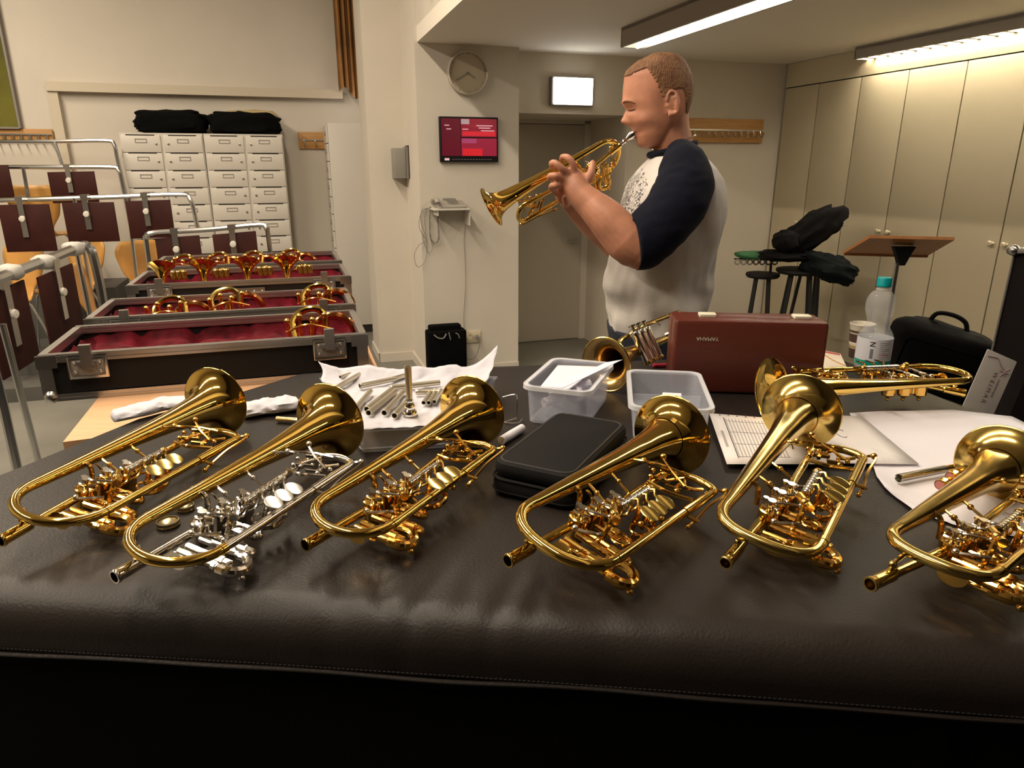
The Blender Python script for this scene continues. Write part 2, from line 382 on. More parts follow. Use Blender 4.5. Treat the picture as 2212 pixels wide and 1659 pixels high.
for j, (a, b_, c) in enumerate(((.66,.86,.75),(.70,.93,.69),(.62,.90,.80),(.08,.16,.80),(.11,.19,.72),(.38,.48,.72))):
    scr('text_line', a, b_, c, c+.018, TXT, 2)
scr('ticker', .07, .15, .035, .085, TXT, 1)
b = MB(ROOM)
for j in range(14): b.box(u0+W_*(.2+.05*j), u0+W_*(.23+.05*j), 5.123, 5.126, z0+H_*.05, z0+H_*.065)
b.build('ticker', emis('dim_text', (.12,.10,.11), .5), t, world=True)
# phone, shelf, cords
(us0, zs) = on_pier(918, 449); (us1, _) = on_pier(1004, 449)
t = thing('wall_shelf', 'small white shelf carrying the grey telephone', 'shelf', UV((us0+us1)/2, 5.1, zs), TH)
MB(ROOM).rbox(us0+.03, us1, 4.99, 5.162, zs-.012, zs, .004, .002).build('board', WHITEP, t, world=True)
b = MB(ROOM); b.box(us1-.006, us1, 5.0, 5.162, zs-.12, zs-.012); b.box(us0+.06, us0+.066, 5.0, 5.162, zs-.05, zs-.012); b.build('bracket', WHITEP, t, world=True)
t = thing('telephone', 'grey desk telephone on the small white shelf', 'telephone', UV((us0+us1)/2, 5.08, zs), TH)
PH = mat('phone_grey', (.34,.31,.27), .5)
vs = []
MB(ROOM @ Matrix.Translation((us0+.17, 5.075, zs+.001)) @ Matrix.Rotation(.25, 4, 'X')).rbox(-.10, .105, -.075, .075, 0.0, .035, .012, .006).build('body', PH, t, world=True)
b = MB(ROOM @ Matrix.Translation((us0+.06, 5.07, zs+.045))); b.tube([(0,-.08,-.006),(0,-.06,.014),(0,0,.018),(0,.06,.016),(0,.085,0)], [.022,.018,.012,.018,.022], 8, 3); b.build('handset', PH, t, world=True)
for i in range(4):
    for j in range(3):
        MB(ROOM @ Matrix.Translation((us0+.15+.028*j, 5.03+.024*i, zs+.041+.006*i))).box(-.009, .009, -.007, .007, 0, .007).build('key', GREYP, t, world=True)
MB(ROOM @ Matrix.Translation((us0+.17, 5.14, zs+.06))).box(-.04, .04, -.012, .012, 0, .006).build('display', GREYP, t, world=True)
pts = []
U_ = lambda px, py: (lambda q: (q[0], q[1]))(on_pier(px, py, .03))
path = catmull([(*U_(929, 447), 0), (*U_(928, 480), 0), (*U_(930, 515), 0), (*U_(939, 525), 0), (*U_(947, 515), 0), (*U_(946, 480), 0), (*U_(944, 449), 0)], 40)
for i, p in enumerate(path): pts.append((p.x+.0065*math.cos(i*1.5), 5.13+.0065*math.sin(i*1.5), p.y))
MB(ROOM).tube(pts, .0028, 5).build('coiled_cord', GREYP, t, world=True)
for q in ([(925,450),(910,462),(906,490),(916,510),(922,520),(906,530),(896,550),(899,572),(908,577),(920,560),(922,525),(918,470),(925,448)],
          [(930,450),(912,455),(910,480),(918,505),(914,515),(925,545),(934,540),(932,520)]):
    MB(ROOM).tube([(U_(*c)[0], 5.145, U_(*c)[1]) for c in q], .0022, 5, 5).build('line_cord', GREYP, t, world=True)
MB(ROOM).tube([(U_(*c)[0], 5.150, U_(*c)[1]) for c in [(1003,452),(1007,480),(1004,520),(1006,560),(1007,620),(1003,680),(1004,710)]], .0022, 5, 4).build('power_cord', GREYP, t, world=True)
(u0, z1), (u1, z0) = on_pier(1007, 716, .012), on_pier(1039, 739, .012)
SOCK = mat('socket_cream', (.62,.54,.38), .4)
t = thing('wall_socket', 'cream double wall socket beside the black bag', 'socket', UV((u0+u1)/2, 5.15, z0), TH)
MB(ROOM).rbox(u0, u1, 5.150, 5.162, z0, z1, .004, .003).build('plate', SOCK, t, world=True)
for k in (.27, .73):
    M = ROOM @ Matrix.Translation((lerp(u0, u1, k), 5.150, (z0+z1)/2)) @ Matrix.Rotation(PI/2, 4, 'X')
    MB(M).lathe([(.022,0),(.022,.003),(.019,.003),(.018,-.006),(0,-.006)], 16).build('outlet', SOCK, t, world=True)
p = (lerp(u0, u1, .73), (z0+z1)/2)
b = MB(ROOM); b.cyl((p[0], 5.152, p[1]), (p[0], 5.115, p[1]), .013); b.tube([(p[0], 5.12, p[1]), (p[0]+.01, 5.11, p[1]-.06), (*[U_(1025,772)[0], 5.12], U_(1025,772)[1]), (U_(1010,775)[0], 5.12, U_(1010,775)[1]), (U_(1000,768)[0], 5.1, U_(1000,768)[1])], .003, 5, 5)
tag(b.build('power_plug', GREYP), 'grey plug and looping lead in the cream socket', 'plug')
# speaker box and volume control on the pilaster
(u0, z1), (u1, z0) = onv(848, 320, 5.65), onv(893, 385, 5.65)
t = thing('wall_speaker', 'grey box speaker on the white pilaster', 'speaker', UV(.86, 5.7, z0), TH)
MB(ROOM).rbox(u0, u1-.06, 5.60, 5.746, z0, z1, .006, .003).build('body', mat('speaker_grey', (.25,.235,.205), .5), t, world=True)
MB(ROOM).rbox(u1-.045, u1-.01, 5.56, 5.72, z0-.0, z1+.02, .004, .002).build('grille', DARK, t, world=True)
MB(ROOM).box(u1-.06, u1-.045, 5.58, 5.72, z0, z1+.01).build('front_rim', GREYP, t, world=True)
(u0, z1), (u1, z0) = onv(877, 247, 5.73), onv(889, 291, 5.73)
t = thing('wall_control', 'narrow grey control unit above the speaker box', 'control box', UV(.93, 5.7, z0), TH)
MB(ROOM).rbox(u0, u1, 5.70, 5.746, z0, z1, .006, .004).build('body', mat('control_grey', (.33,.31,.29), .4), t, world=True)
MB(ROOM).box(u0+.008, u1-.008, 5.697, 5.702, lerp(z0,z1,.3), lerp(z0,z1,.7)).build('cover', GREYP, t, world=True)
# hook on the bulkhead
b = MB(ROOM); b.tube([(.95, 4.6, 2.62), (.93, 4.6, 2.60), (.92, 4.6, 2.55), (.935, 4.6, 2.54)], .005, 6, 3)
tag(b.build('wall_hook', STEEL), 'tiny metal hook high above the clock', 'hook')
# ---------------------------------------------------------------- lockers
V0 = 6.86
uL, zT = onv(255, 286, V0); uR, _ = onv(610, 288, V0); _, z7 = onv(630, 545, V0)
ub = [onv(x, y, V0)[0] for x, y in ((255,286),(347,286),(437,286),(527,287),(610,288))]
LOCK = mat('locker_enamel', (.60,.56,.50), .4)
rowh = (zT-.02-onv(620, 475, V0)[1])/5
for k in range(2):
    t = thing('locker_cabinet', ('left' if k == 0 else 'right')+' half of the white locker bank, twelve small doors high', 'locker', UV((ub[2*k]+ub[2*k+2])/2, 7.05, 0), TH, 'white locker cabinets')
    t['label'] = 'white two-column locker cabinet under the %s black bag' % ('left' if k == 0 else 'right')
    a, c = ub[2*k], ub[2*k+2]; zb = .2 if c > -.35 else .41
    zb = .203
    MB(ROOM).box(a+.003, c-.003, V0+.012, 7.20, zb, zT).build('carcass', LOCK, t, world=True)
    for j in range(2):
        x0, x1 = ub[2*k+j]+.012, ub[2*k+j+1]-.012
        z = zT-.018; i = 0
        while z-rowh > zb+.02:
            d = MB(ROOM).rbox(x0, x1, V0, V0+.018, z-rowh+.006, z, .002, .0015).build('locker_door', LOCK, t, world=True)
            m = (x0+x1)/2; w_ = .045
            bb = MB(ROOM)
            bb.box(m-w_, m+w_, V0-.004, V0, z-.035, z-.030); bb.box(m-w_, m+w_, V0-.004, V0, z-.062, z-.058); bb.box(m-w_, m-w_+.004, V0-.004, V0, z-.062, z-.03); bb.box(m+w_-.004, m+w_, V0-.004, V0, z-.062, z-.03)
            bb.build('label_holder', GREYP, d, world=True)
            MB(ROOM).box(m-.11, m+.11, V0-.002, V0+.001, z-.004, z+.004).build('vent_slot', DARK, d, world=True)
            kx = x1-.035 if j == 0 else x0+.035
            M = ROOM @ Matrix.Translation((kx, V0, z-rowh*.48)) @ Matrix.Rotation(PI/2, 4, 'X')
            MB(M).lathe([(0,.008),(.009,.007),(.010,0)], 10).build('lock', STEEL, d, world=True)
            z -= rowh; i += 1
# black bags on the lockers
def blob(c, r, n=26, m=16, amp=.15, sc_=4, seed=0, pw=.75, M=None):
    b = MB(M); rings = []
    for i in range(m+1):
        a = -PI/2+PI*i/m; a = max(-PI/2+.04, min(PI/2-.04, a)); ring = []
        for j in range(n):
            t_ = 2*PI*j/n; ca, sa, ct, st = math.cos(a), math.sin(a), math.cos(t_), math.sin(t_)
            f = lambda x: math.copysign(abs(x)**pw, x)
            d = Vector((f(ca)*f(ct), f(ca)*f(st), f(sa)))
            k = 1+amp*noise.noise(d*sc_*.5+Vector((seed, seed*2, 0)))+amp*.5*noise.noise(d*sc_*1.5+Vector((seed, 3, 0)))
            ring.append((c[0]+r[0]*d.x*k, c[1]+r[1]*d.y*k, c[2]+r[2]*d.z*k))
        rings.append(ring)
    return b.rings(rings, True)
BAGF = mat('black_bag_cloth', (.0025,.0025,.0025), .85, bump=.5, bscale=25, spec=.1)
for k, (a, c, sd) in enumerate((((286,236),(446,286),3), ((448,240),(604,287),8))):
    (u0, z1), (u1, z0) = onv(*a, 6.95), onv(*c, 6.95)
    h = (z1-zT)/2
    ROOTB = ROOM
    o = blob(((u0+u1)/2, 7.03, zT+h*.98), ((u1-u0)/2, .17, h*1.02), 34, 18, .16, 5, sd, .45, ROOM).build('cloth_bag', BAGF, angle=60)
    tag(o, 'lumpy black cloth bag on the %s locker cabinet' % ('left' if k == 0 else 'right'), 'bag')
(u0, z1), (u1, z0) = onv(480, 236, 7.2), onv(600, 262, 7.2)
o = blob(((u0+u1)/2, 7.2375, zT+(z1-zT)*.5), ((u1-u0)/2, .035, (z1-zT)*.5), 20, 10, .12, 4, 5, .5, ROOM).build('folded_cloth', mat('straw_cloth', (.5,.4,.2), .8), angle=60)
tag(o, 'straw coloured cloth bundle behind the right black bag', 'cloth')
# white tall cabinet seen from its side, with doors on its left face
CA0, CA1, CV0, CV1 = onv(712, 400, 6.90)[0], .905, 6.90, 7.27
zt = onv(740, 266, 6.90)[1]
t = thing('tall_cabinet', 'tall white cabinet standing behind the pilaster', 'cabinet', UV(.5, 7.1, 0), TH)
MB(ROOM).rbox(CA0+.02, CA1-.001, CV0, CV1, .08, zt, .003, .002).build('body', WHITEP, t, world=True)
MB(ROOM).box(CA0+.03, CA1-.01, CV0+.01, CV1, .0, .08).build('plinth', DARK, t, world=True)
z = zt-.02
while z > .25:
    d = MB(ROOM).box(CA0, CA0+.018, CV0+.01, CV1-.01, z-.15, z).build('locker_door', WHITEP, t, world=True)
    b = MB(ROOM); b.box(CA0-.006, CA0, CV0+.06, CV0+.1, z-.07, z-.05); b.cyl((CA0, CV0+.04, z-.08), (CA0-.012, CV0+.04, z-.08), .008, 8); b.build('lock', GREYP, d, world=True)
    z -= .158
# ---------------------------------------------------------------- rails with music desks, chairs
def rail(name_label, pts, r, desks, legs, extra=None):
    """pts: list of world points of the tube; desks: (p_left, p_right, drop) ; legs: polylines"""
    t = thing('music_desk_rail', name_label, 'music rail', (pts[len(pts)//2].x, pts[len(pts)//2].y, 0), 0, 'chrome rails with music desks')
    MB().tube(pts, r, 8, 5).build('rail_tube', CHROME, t, world=True)
    for lg in legs:
        if lg[-1].z < 1.05 and len(lg) > 1: lg = lg[:-1]+[Vector((lg[-1].x, lg[-1].y, 0))] if lg[-1].z > 0 else lg
        MB().tube(lg, min(r, .013), 8, 4).build('leg', CHROME, t, world=True)
    for (a, c, drop) in desks:
        d = (c-a); dn = d.normalized(); nrm = Vector((dn.y, -dn.x, 0)).normalized()
        M = Matrix(((dn.x, nrm.x, 0, a.x), (dn.y, nrm.y, 0, a.y), (dn.z, 0, 1, a.z), (0,0,0,1)))
        W = d.length
        o = MB(M).rbox(0, W, .0, .012, -drop-.02, -.02, .003, .003).build('desk', BRB, t, world=True)
        b = MB(M); m = W*.46; b.box(m-.018, m+.018, .012, .026, -drop*.75, .03); b.box(m-.024, m+.024, -.02, .03, .0, .035)
        b.build('clamp', STEEL, o, world=True)
        K = M @ Matrix.Translation((m, .026, -drop*.36)) @ Matrix.Rotation(-PI/2, 4, 'X')
        MB(K).lathe([(0,.018),(.018,.016),(.021,.006),(.018,0)], 14).build('knob', WHITEP, o, world=True)
    return t
def A(x, y, d): return at(x, y, d)
# R1 farthest
P = lambda L: [A(*q) for q in L]
rail('farthest and highest chrome rail, its end curving down before the lockers', P([(-60,306,6.0),(100,306,6.05),(225,304,6.1),(246,312,6.1),(254,345,6.1),(272,420,6.1)]), .016, [], [P([(118,306,6.05),(126,330,6.05),(136,360,6.05)]), P([(272,420,6.1),(300,600,6.1)])])
rail('second chrome rail from the back, with two dark desks', P([(-60,361,5.5),(100,361,5.55),(235,361,5.6),(256,368,5.6),(264,395,5.6),(285,500,5.6)]), .016,
     [(A(102,366,5.55), A(203,364,5.58), .23), (A(-90,350,5.4), A(17,350,5.45), .26)], [P([(50,362,5.5),(62,430,5.5)]), P([(285,500,5.6),(295,590,5.6)])])
rail('middle chrome rail carrying three dark desks in front of the lockers', P([(-60,434,4.9),(60,431,4.95),(250,425,5.05),(388,420,5.1),(410,430,5.1),(420,460,5.1),(428,500,5.1)]), .016,
     [(A(-6,436,4.9), A(105,434,4.95), .32), (A(133,432,4.97), A(245,430,5.03), .27), (A(270,428,5.05), A(367,425,5.08), .26)], [P([(160,427,5.0),(185,560,5.0),(200,660,5.0)]), P([(280,425,5.1),(286,520,5.1),(290,600,5.1)])])
rail('short low chrome rail with two dark desks behind the farthest tray', [Vector((at(318,540,4.5).x-.02, 4.5, .2))]+P([(318,540,4.5),(317,515,4.5),(332,503,4.5),(450,496,4.6),(558,486,4.7),(575,495,4.7),(582,530,4.7)])+[Vector((at(582,530,4.7).x+.02, 4.7, .0))], .016,
     [(A(334,508,4.52), A(430,501,4.58), .27), (A(458,500,4.6), A(552,492,4.66), .25)], [])
rail('nearest chrome rail at the left edge with grey clamps', P([(-60,622,2.8),(0,600,2.95),(90,566,3.3),(165,536,3.6),(190,532,3.65),(203,560,3.65),(222,650,3.65),(232,760,3.65)]), .024,
     [(A(-40,632,2.85), A(45,594,3.1), .36), (A(75,590,3.2), A(150,560,3.5), .34)],
     [P([(165,536,3.6),(180,610,3.6),(205,700,3.6)]), P([(5,700,2.6),(60,850,2.6)]), P([(-40,730,1.9),(8,880,1.9),(42,1080,1.9)]), ])
for i, (x, y, d) in enumerate(((160,537,3.6),(95,566,3.32),(22,588,3.05))):
    p = A(x, y, d); o = blob(p, (.05,.045,.035), 14, 8, .12, 3, i, .7).build('cloth_clamp', mat('pale_clamp', (.40,.38,.35), .6), angle=60)
    tag(o, ('grey clamp at the far bend of the nearest rail', 'grey clamp in the middle of the nearest rail', 'grey clamp near the left edge on the nearest rail')[i], 'clamp')
# plywood chairs
def chair(M, label):
    t = thing('plywood_chair', label, 'chair', M=M, group='orange plywood chairs')
    def sh(u, v):
        # v 0 seat front -> 1 back top
        prof = [(0,.20,.44),(.2,.12,.445),(.42,-.10,.435),(.52,-.17,.45),(.6,-.20,.50),(.75,-.235,.64),(1,-.27,.84)]
        wv = interp(v, [(0,.17),(.1,.20),(.35,.20),(.5,.10),(.6,.085),(.72,.16),(.9,.19),(.97,.16),(1,.12)])
        y = interp(v, [(a, b) for a, b, c in prof]); z = interp(v, [(a, c) for a, b, c in prof])
        x = (u-.5)*2*wv; return (x, y+.12*x*x/.2*(1 if v>.5 else 0)*.5, z+(.35*x*x if v < .5 else 0)*.5)
    o = MB().grid(sh, 8, 24).build('seat_shell', WOODP, t, angle=60)
    md = o.modifiers.new('thick', 'SOLIDIFY'); md.thickness = .010
    for sx in (-1, 1):
        MB().tube([(sx*.06, .10, .43), (sx*.16, .14, .41), (sx*.19, .19, 0)], .009, 6, 3).build('leg', CHROME, t)
        MB().tube([(sx*.06, -.06, .43), (sx*.16, -.08, .41), (sx*.19, -.20, 0)], .009, 6, 3).build('leg', CHROME, t)
def put_chair(px, py, d, rot, label, z=0):
    p = at(px, py, d); p.z = z+.84   # centre of the back's top edge
    R_ = Matrix.Rotation(rot, 4, 'Z'); off = R_ @ Vector((0, -.27, .84))
    chair(Matrix.Translation(p-off) @ R_, label)
put_chair(62, 390, 5.65, .35, 'orange plywood chair behind the desk at the second rail', .6)
put_chair(185, 500, 5.75, 2.9, 'orange plywood chair seen between the middle rail and tiers', .2)
put_chair(52, 522, 5.25, 2.9, 'orange plywood chair below the leftmost middle desk', .2)
put_chair(152, 562, 4.8, -1.3, 'orange plywood chair nearest the trays, behind the near rail', .1)
put_chair(294, 518, 5.4, -2.2, 'orange plywood chair seen edge-on left of the low rail', .2)
# ---------------------------------------------------------------- wooden table for the trays
T = 1.06
VX, VY = -UY, UX
def Vv(p, a, b): return (p[0]+UX*a+VX*b, p[1]+UY*a+VY*b)
A0 = (-.957, 1.375)
pol = [A0, (-.82, 1.435), (-.60, 1.715), (-.565, 1.775), (-.35, 1.81)]
R1_ = Vv((-.35, 1.81), .02, 2.15); R2_ = Vv(A0, 0, 2.75)
t = thing('wooden_table', 'peach beech table carrying the opened trumpet cases', 'table', (-1.0, 2.5, 0))
MB().prism(pol+[R1_, R2_], 1.0, 1.02).build('tabletop', WOODT, t, world=True)
for q in (Vv(A0, .12, .35), Vv(A0, .5, 2.6), Vv(A0, .12, 2.6), Vv(A0, .55, .75)):
    MB().tube([(q[0], q[1], 0), (q[0], q[1], 1.0)], .02, 10).build('leg', CHROME, t, world=True)
# ---------------------------------------------------------------- cased trumpets and trays
def cased(M, kind, label, m1=GOLD, m2=COPPER):
    t = thing('cased_trumpet', label, 'trumpet', M=M, group='trumpets stored in the open cases')
    if kind == 'bell':   # bell end propped upwards, seen from behind
        K = Matrix.Translation((0, .02, .005)) @ Matrix.Rotation(-math.radians(30), 4, 'X')
        MB(K).lathe([(.006,-.16),(.0075,-.10),(.010,-.06),(.016,-.03),(.026,-.005),(.040,.015),(.052,.024),(.0525,.026),(.051,.026),(.038,.016),(.02,-.01),(.012,-.04)], 28).build('bell', GOLD, t)
        b = MB(); b.tube([(.035,-.05,-.01),(.05,.02,.0),(.085,.03,.0),(.09,-.05,-.01)], .006, 8, 5); b.build('tubing', m1, t)
        b = MB()
        for k in range(3): b.lathe([(0,-.02),(.011,-.02),(.011,.012),(.007,.016),(0,.017)], 12, Matrix.Translation((.055+.02*k, -.075, 0)))
        b.build('valve', GOLDK, t)
    else:
        MB().tube([(-.055,-.03,-.05),(-.06,.01,-.005),(-.035,.03,.022),(.005,.03,.030),(.03,.02,.015),(.035,.0,-.03)], .0095, 10, 6).build('bow', m1, t)
        MB().torus((.055, .03, -.055), .062, .0105, 18, 8, ax='y', a0=.2, a1=PI-.1).build('copper_bow', m2, t)
        b = MB()
        for k in range(4): b.cyl((-.07+.03*k, -.04, -.05), (-.075+.035*k, -.045, .01+.012*(k % 2)), .006, 8); b.ell((-.075+.035*k, -.045, .012+.012*(k % 2)), .009, 8, 6)
        b.tube([(-.08,-.045,-.02),(-.02,-.05,.0),(.05,-.045,-.02)], .004, 6, 4); b.build('keywork', GOLDK, t)
def tray(bl, L, D, label, feet=False, latch=True, ztop=1.14, zb=1.02):
    M = Matrix.Translation((bl[0], bl[1], 0)) @ Matrix.Rotation(TH, 4, 'Z')
    t = thing('case_tray', label, 'case', M=Matrix.Translation((bl[0], bl[1], zb)) @ Matrix.Rotation(TH, 4, 'Z'))
    w = .012
    def bb(n, m, *bx): 
        b = MB(M)
        for x in bx: b.box(*x)
        return b.build(n, m, t, world=True)
    bb('side_panel', BLACKSAT, (.02, L-.02, .002, w, zb+.02, ztop-.018)); bb('side_panel', BLACKSAT, (.02, L-.02, D-w, D-.002, zb+.02, ztop-.018))
    bb('end_panel', BLACKSAT, (.002, w, .02, D-.02, zb+.02, ztop-.018)); bb('end_panel', BLACKSAT, (L-w, L-.002, .02, D-.02, zb+.02, ztop-.018))
    bb('base_panel', BLACKSAT, (.005, L-.005, .005, D-.005, zb+.001, zb+.012))
    h = .022
    # aluminium frame, with a groove
    for y0, y1, o_ in ((-.003, .016, 0), (D-.016, D+.003, 1)):
        bb('rim_profile', ALU, (0, L, y0+.001, y1-.001, ztop-h, ztop-.004), (0, L, y0, y0+.007, ztop-.006, ztop), (0, L, y1-.007, y1, ztop-.006, ztop), (0, L, y0-.0015, y0+.001, ztop-h+.002, ztop-.014), (0, L, y0-.0015, y0+.001, ztop-.010, ztop-.004))
        bb('edge_profile', ALU, (0, L, y0, y1, zb, zb+.018), (0, L, y0-.0015, y0+.001, zb+.003, zb+.008))
    for x0, x1 in ((-.003, .016), (L-.016, L+.003)):
        bb('rim_profile', ALU, (x0, x1, .016, D-.016, ztop-h, ztop-.001)); bb('edge_profile', ALU, (x0, x1, .016, D-.016, zb, zb+.018))
    for x in (0, L):
        s_ = 1 if x == 0 else -1
        for y in (0, D):
            e = 1 if y == 0 else -1
            xs = sorted((x-.004*s_, x+.026*s_)); ys = sorted((y-.004*e, y+.026*e))
            bb('corner_post', ALU, (*xs, *sorted((y-.003*e, y+.003*e)), zb+.018, ztop-h), (*sorted((x-.003*s_, x+.003*s_)), *ys, zb+.018, ztop-h))
            if y == 0 or feet:
                MB(M).ell((x+.012*s_, y+.002*e, zb+.012), .017, 12, 8).build('ball_corner', STEEL, t, world=True)
                bb('corner_brace', STEEL, (*sorted((x-.006*s_, x+.04*s_)), *sorted((y-.006*e, y)), ztop-.034, ztop-.002))
    if latch:
        for fx in (.135, .875):
            x = L*fx
            o = MB(M).rbox(x-.045, x+.045, -.010, -.003, ztop-.065, ztop-.008, .006, .002).build('butterfly_latch', STEEL, t, world=True)
            b = MB(M); b.rbox(x-.037, x+.037, -.0115, -.009, ztop-.057, ztop-.014, .004, .001); b.build('latch_dish', GREYP, o, world=True)
            b = MB(M); b.box(x-.012, x+.014, -.020, -.004, ztop-.035, ztop+.022); b.box(x-.022, x+.022, -.018, -.012, ztop-.030, ztop-.020)
            for sx in (-.028, .028): b.ell((x+sx, -.012, ztop-.022), .0045, 8, 5); b.ell((x+sx, -.012, ztop-.046), .0045, 8, 5)
            b.build('latch_wing', ALU, o, world=True)
    cells = 5
    def vel(u, v):
        x = lerp(.016, L-.016, u); y = lerp(.014, D-.014, v)
        ex = min(u, 1-u)*L; ey = min(v, 1-v)*D
        z = ztop-.055+.030*max(0, 1-min(ex, ey)/.03)**2
        z += .016*noise.noise(Vector((x*14, y*14, L*9)))+.010*noise.noise(Vector((x*34, y*34, 3)))
        z -= .014*max(0, math.cos(u*cells*2*PI))**6
        return (x, y, min(z, ztop-.022))
    MB(M).grid(vel, 90, 34).build('velvet_lining', VELVET, t, world=True, angle=80)
    return M
O1 = (-1.159, 1.638)
D_ = .345
specs = [(0, .79, D_, 'nearest open flight-case tray with one trumpet at its right end'),
         (.455, .79, D_, 'second tray from the front, with three trumpets in red velvet')]
M1 = tray(O1, .79, .35, specs[0][3])
o2 = Vv(O1, 0, .455); M2 = tray(o2, .80, .345, specs[1][3])
o3 = Vv(O1, .0, 1.07); M3 = tray(o3, .84, .40, 'third tray, holding four trumpets with raised brass bells', ztop=1.145)
o4 = Vv(O1, .0, 1.56); M4 = tray(o4, .84, .42, 'farthest tray, with four copper trumpet bows showing', latch=False, ztop=1.150)
b = MB(M3); b.box(.36, .50, -.012, -.002, 1.085, 1.115)
for k in range(5): b.ell((.37+.03*k, -.014, 1.10), .005, 8, 5)
b.build('case_hinge', STEEL, bpy.data.objects['case_tray.002'], world=True)
for i, (M, x, y, z, kd, rz, lab) in enumerate([
    (M1, .66, .19, 1.145, 'bow', 0, 'trumpet bow rising from the nearest tray, at its right end'),
    (M2, .22, .18, 1.125, 'bow', 0, 'trumpet at the left of the second tray'),
    (M2, .40, .18, 1.145, 'bow2', .3, 'pale trumpet in the middle of the second tray'),
    (M2, .70, .20, 1.140, 'bow', 0, 'trumpet at the right end of the second tray'),
    (M3, .10, .17, 1.165, 'bell', 0, 'leftmost raised-bell trumpet in the third tray'),
    (M3, .26, .17, 1.165, 'bell', 0, 'second raised-bell trumpet from the left, third tray'),
    (M3, .43, .17, 1.168, 'bell', 0, 'third raised-bell trumpet from the left, third tray'),
    (M3, .59, .17, 1.168, 'bell', 0, 'rightmost raised-bell trumpet in the third tray'),
    (M4, .12, .25, 1.135, 'bow', 0, 'leftmost copper-bow trumpet in the farthest tray'),
    (M4, .28, .25, 1.140, 'bow', 0, 'second copper-bow trumpet in the farthest tray'),
    (M4, .44, .25, 1.140, 'bow', 0, 'third copper-bow trumpet in the farthest tray'),
    (M4, .62, .25, 1.145, 'bow', 0, 'rightmost copper-bow trumpet in the farthest tray')]):
    K = M @ Matrix.Translation((x, y, z)) @ Matrix.Rotation(rz, 4, 'Z')
    if kd == 'bow2': cased(K, 'bow', lab, GOLDW, STEEL if False else COPPER)
    else: cased(K, kd, lab)
# ---------------------------------------------------------------- big padded table with black cover
seam = [(-1.12, .800), (-.658, .752), (-.30, .722), (0, .694), (.30, .664), (.574, .634), (1.42, .55)]
backp = [(-.91, 1.10), (-.806, 1.409), (-.65, 1.60), (-.554, 1.75), (-.30, 1.79), (-.0076, 1.82), (.45, 1.895), (.907, 1.967), (.985, 1.66), (1.067, 1.352)]
# grid: s along front; the back curve is traversed from left to right
RR = .055
def sfront(s):
    x = lerp(-1.06, 1.36, s); return Vector((x, interp(x, seam)+RR, 0))
Ls = [0]; 
for a, c in zip(backp, backp[1:]): Ls.append(Ls[-1]+math.hypot(c[0]-a[0], c[1]-a[1]))
brk = [0, .10, .19, .26, .36, .46, .62, .80, .91, 1.0]
def sback(s):
    return Vector((interp(s, list(zip(brk, [p[0] for p in backp]))), interp(s, list(zip(brk, [p[1] for p in backp]))), 0))
wr = [(-.215, .06, .016, .7), (-.165, .05, .011, -.9), (-.115, .08, .014, 1.0), (-.06, .035, .010, .5), (-.015, .06, .012, 1), (.028, .04, .009, .8), (.105, .12, .030, -.7), (.17, .06, .020, .4)]
def covp(s, t):
    """t 0 front seam .. 1 back rim"""
    F, Bk = sfront(s), sback(s)
    if t < .30:
        a = t/.30; n = Vector((0, -1, 0))
        if a < .25: z = T-.075+.02*(a/.25); off = RR
        else:
            q = (a-.25)/.75*PI/2; off = RR*math.cos(q); z = T-RR+RR*math.sin(q)
        p = F+n*off; p.z = z
    else:
        a = (t-.30)/.70; p = F.lerp(Bk, a); p.z = T
    # creases near the front centre
    dy = (p.y-(interp(p.x, seam)))
    for cx, hh, wdt, sg in wr:
        xx = p.x-cx-.35*(dy-.05)*sg
        g = math.exp(-(xx/wdt)**2)*math.exp(-((dy-.07)/hh)**2)
        p.z -= .0048*g*abs(sg)*(1 if t >= .2 else .4); p.y += .0035*g*abs(sg)*(1 if t < .2 else 0)
    p.z += .0016*noise.noise(Vector((p.x*3, p.y*3, 0)))*(1 if t >= .3 else .5)
    p.z += .0012*math.exp(-((p.x-.93)/.12)**2)*math.sin((p.x*70+p.y*25))*math.exp(-((dy-.09)/.08)**2)
    return p
NS, NT = 260, 110
b = MB(); vs = []
rows = []
for j in range(NT+1):
    q = j/NT; tt = q*.30/.30*.30/.35 if False else (q/.35*.30 if q < .35 else .30+(q-.35)/.65*.70)
    rows.append(tt)
grid_ = [[covp(i/NS, tt) for i in range(NS+1)] for tt in rows]
drop = [[Vector((p.x, p.y, p.z)) for p in grid_[-1]]]
def outward(i, j): 
    return None
for k, (o_, dz) in enumerate(((.006, -.004), (.010, -.012), (.010, -.05))):
    row = []
    for i, p in enumerate(grid_[-1] if k == 0 else grid_[-1]):
        base = grid_[NT+0][i] if k == 0 else grid_[NT][i]
        c = Vector((.1, 1.2, 0)); d = (Vector((base.x, base.y, 0))-c).normalized()
        row.append(Vector((base.x+d.x*o_, base.y+d.y*o_, T+dz)))
    rows2 = row; drop.append(row)
full = grid_+drop[1:]
lft, rgt = [], []
for r_ in full:
    p, q = r_[0], r_[-1]
    r_.insert(0, Vector((p.x-.004, p.y, p.z-.004))); r_.insert(0, Vector((p.x-.006, p.y, min(p.z-.05, T-.05))))
    r_.append(Vector((q.x+.004, q.y, q.z-.004))); r_.append(Vector((q.x+.006, q.y, min(q.z-.05, T-.05))))
vs = [p for r_ in full for p in r_]; nx = len(full[0])
fs = [(j*nx+i, j*nx+i+1, (j+1)*nx+i+1, (j+1)*nx+i) for j in range(len(full)-1) for i in range(nx-1)]
t = thing('padded_table', 'large table under a black leather cover, foreground', 'table', (.1, 1.2, 0))
MB().add(vs, fs).build('leather_cover', LEATHER, t, world=True, angle=80)
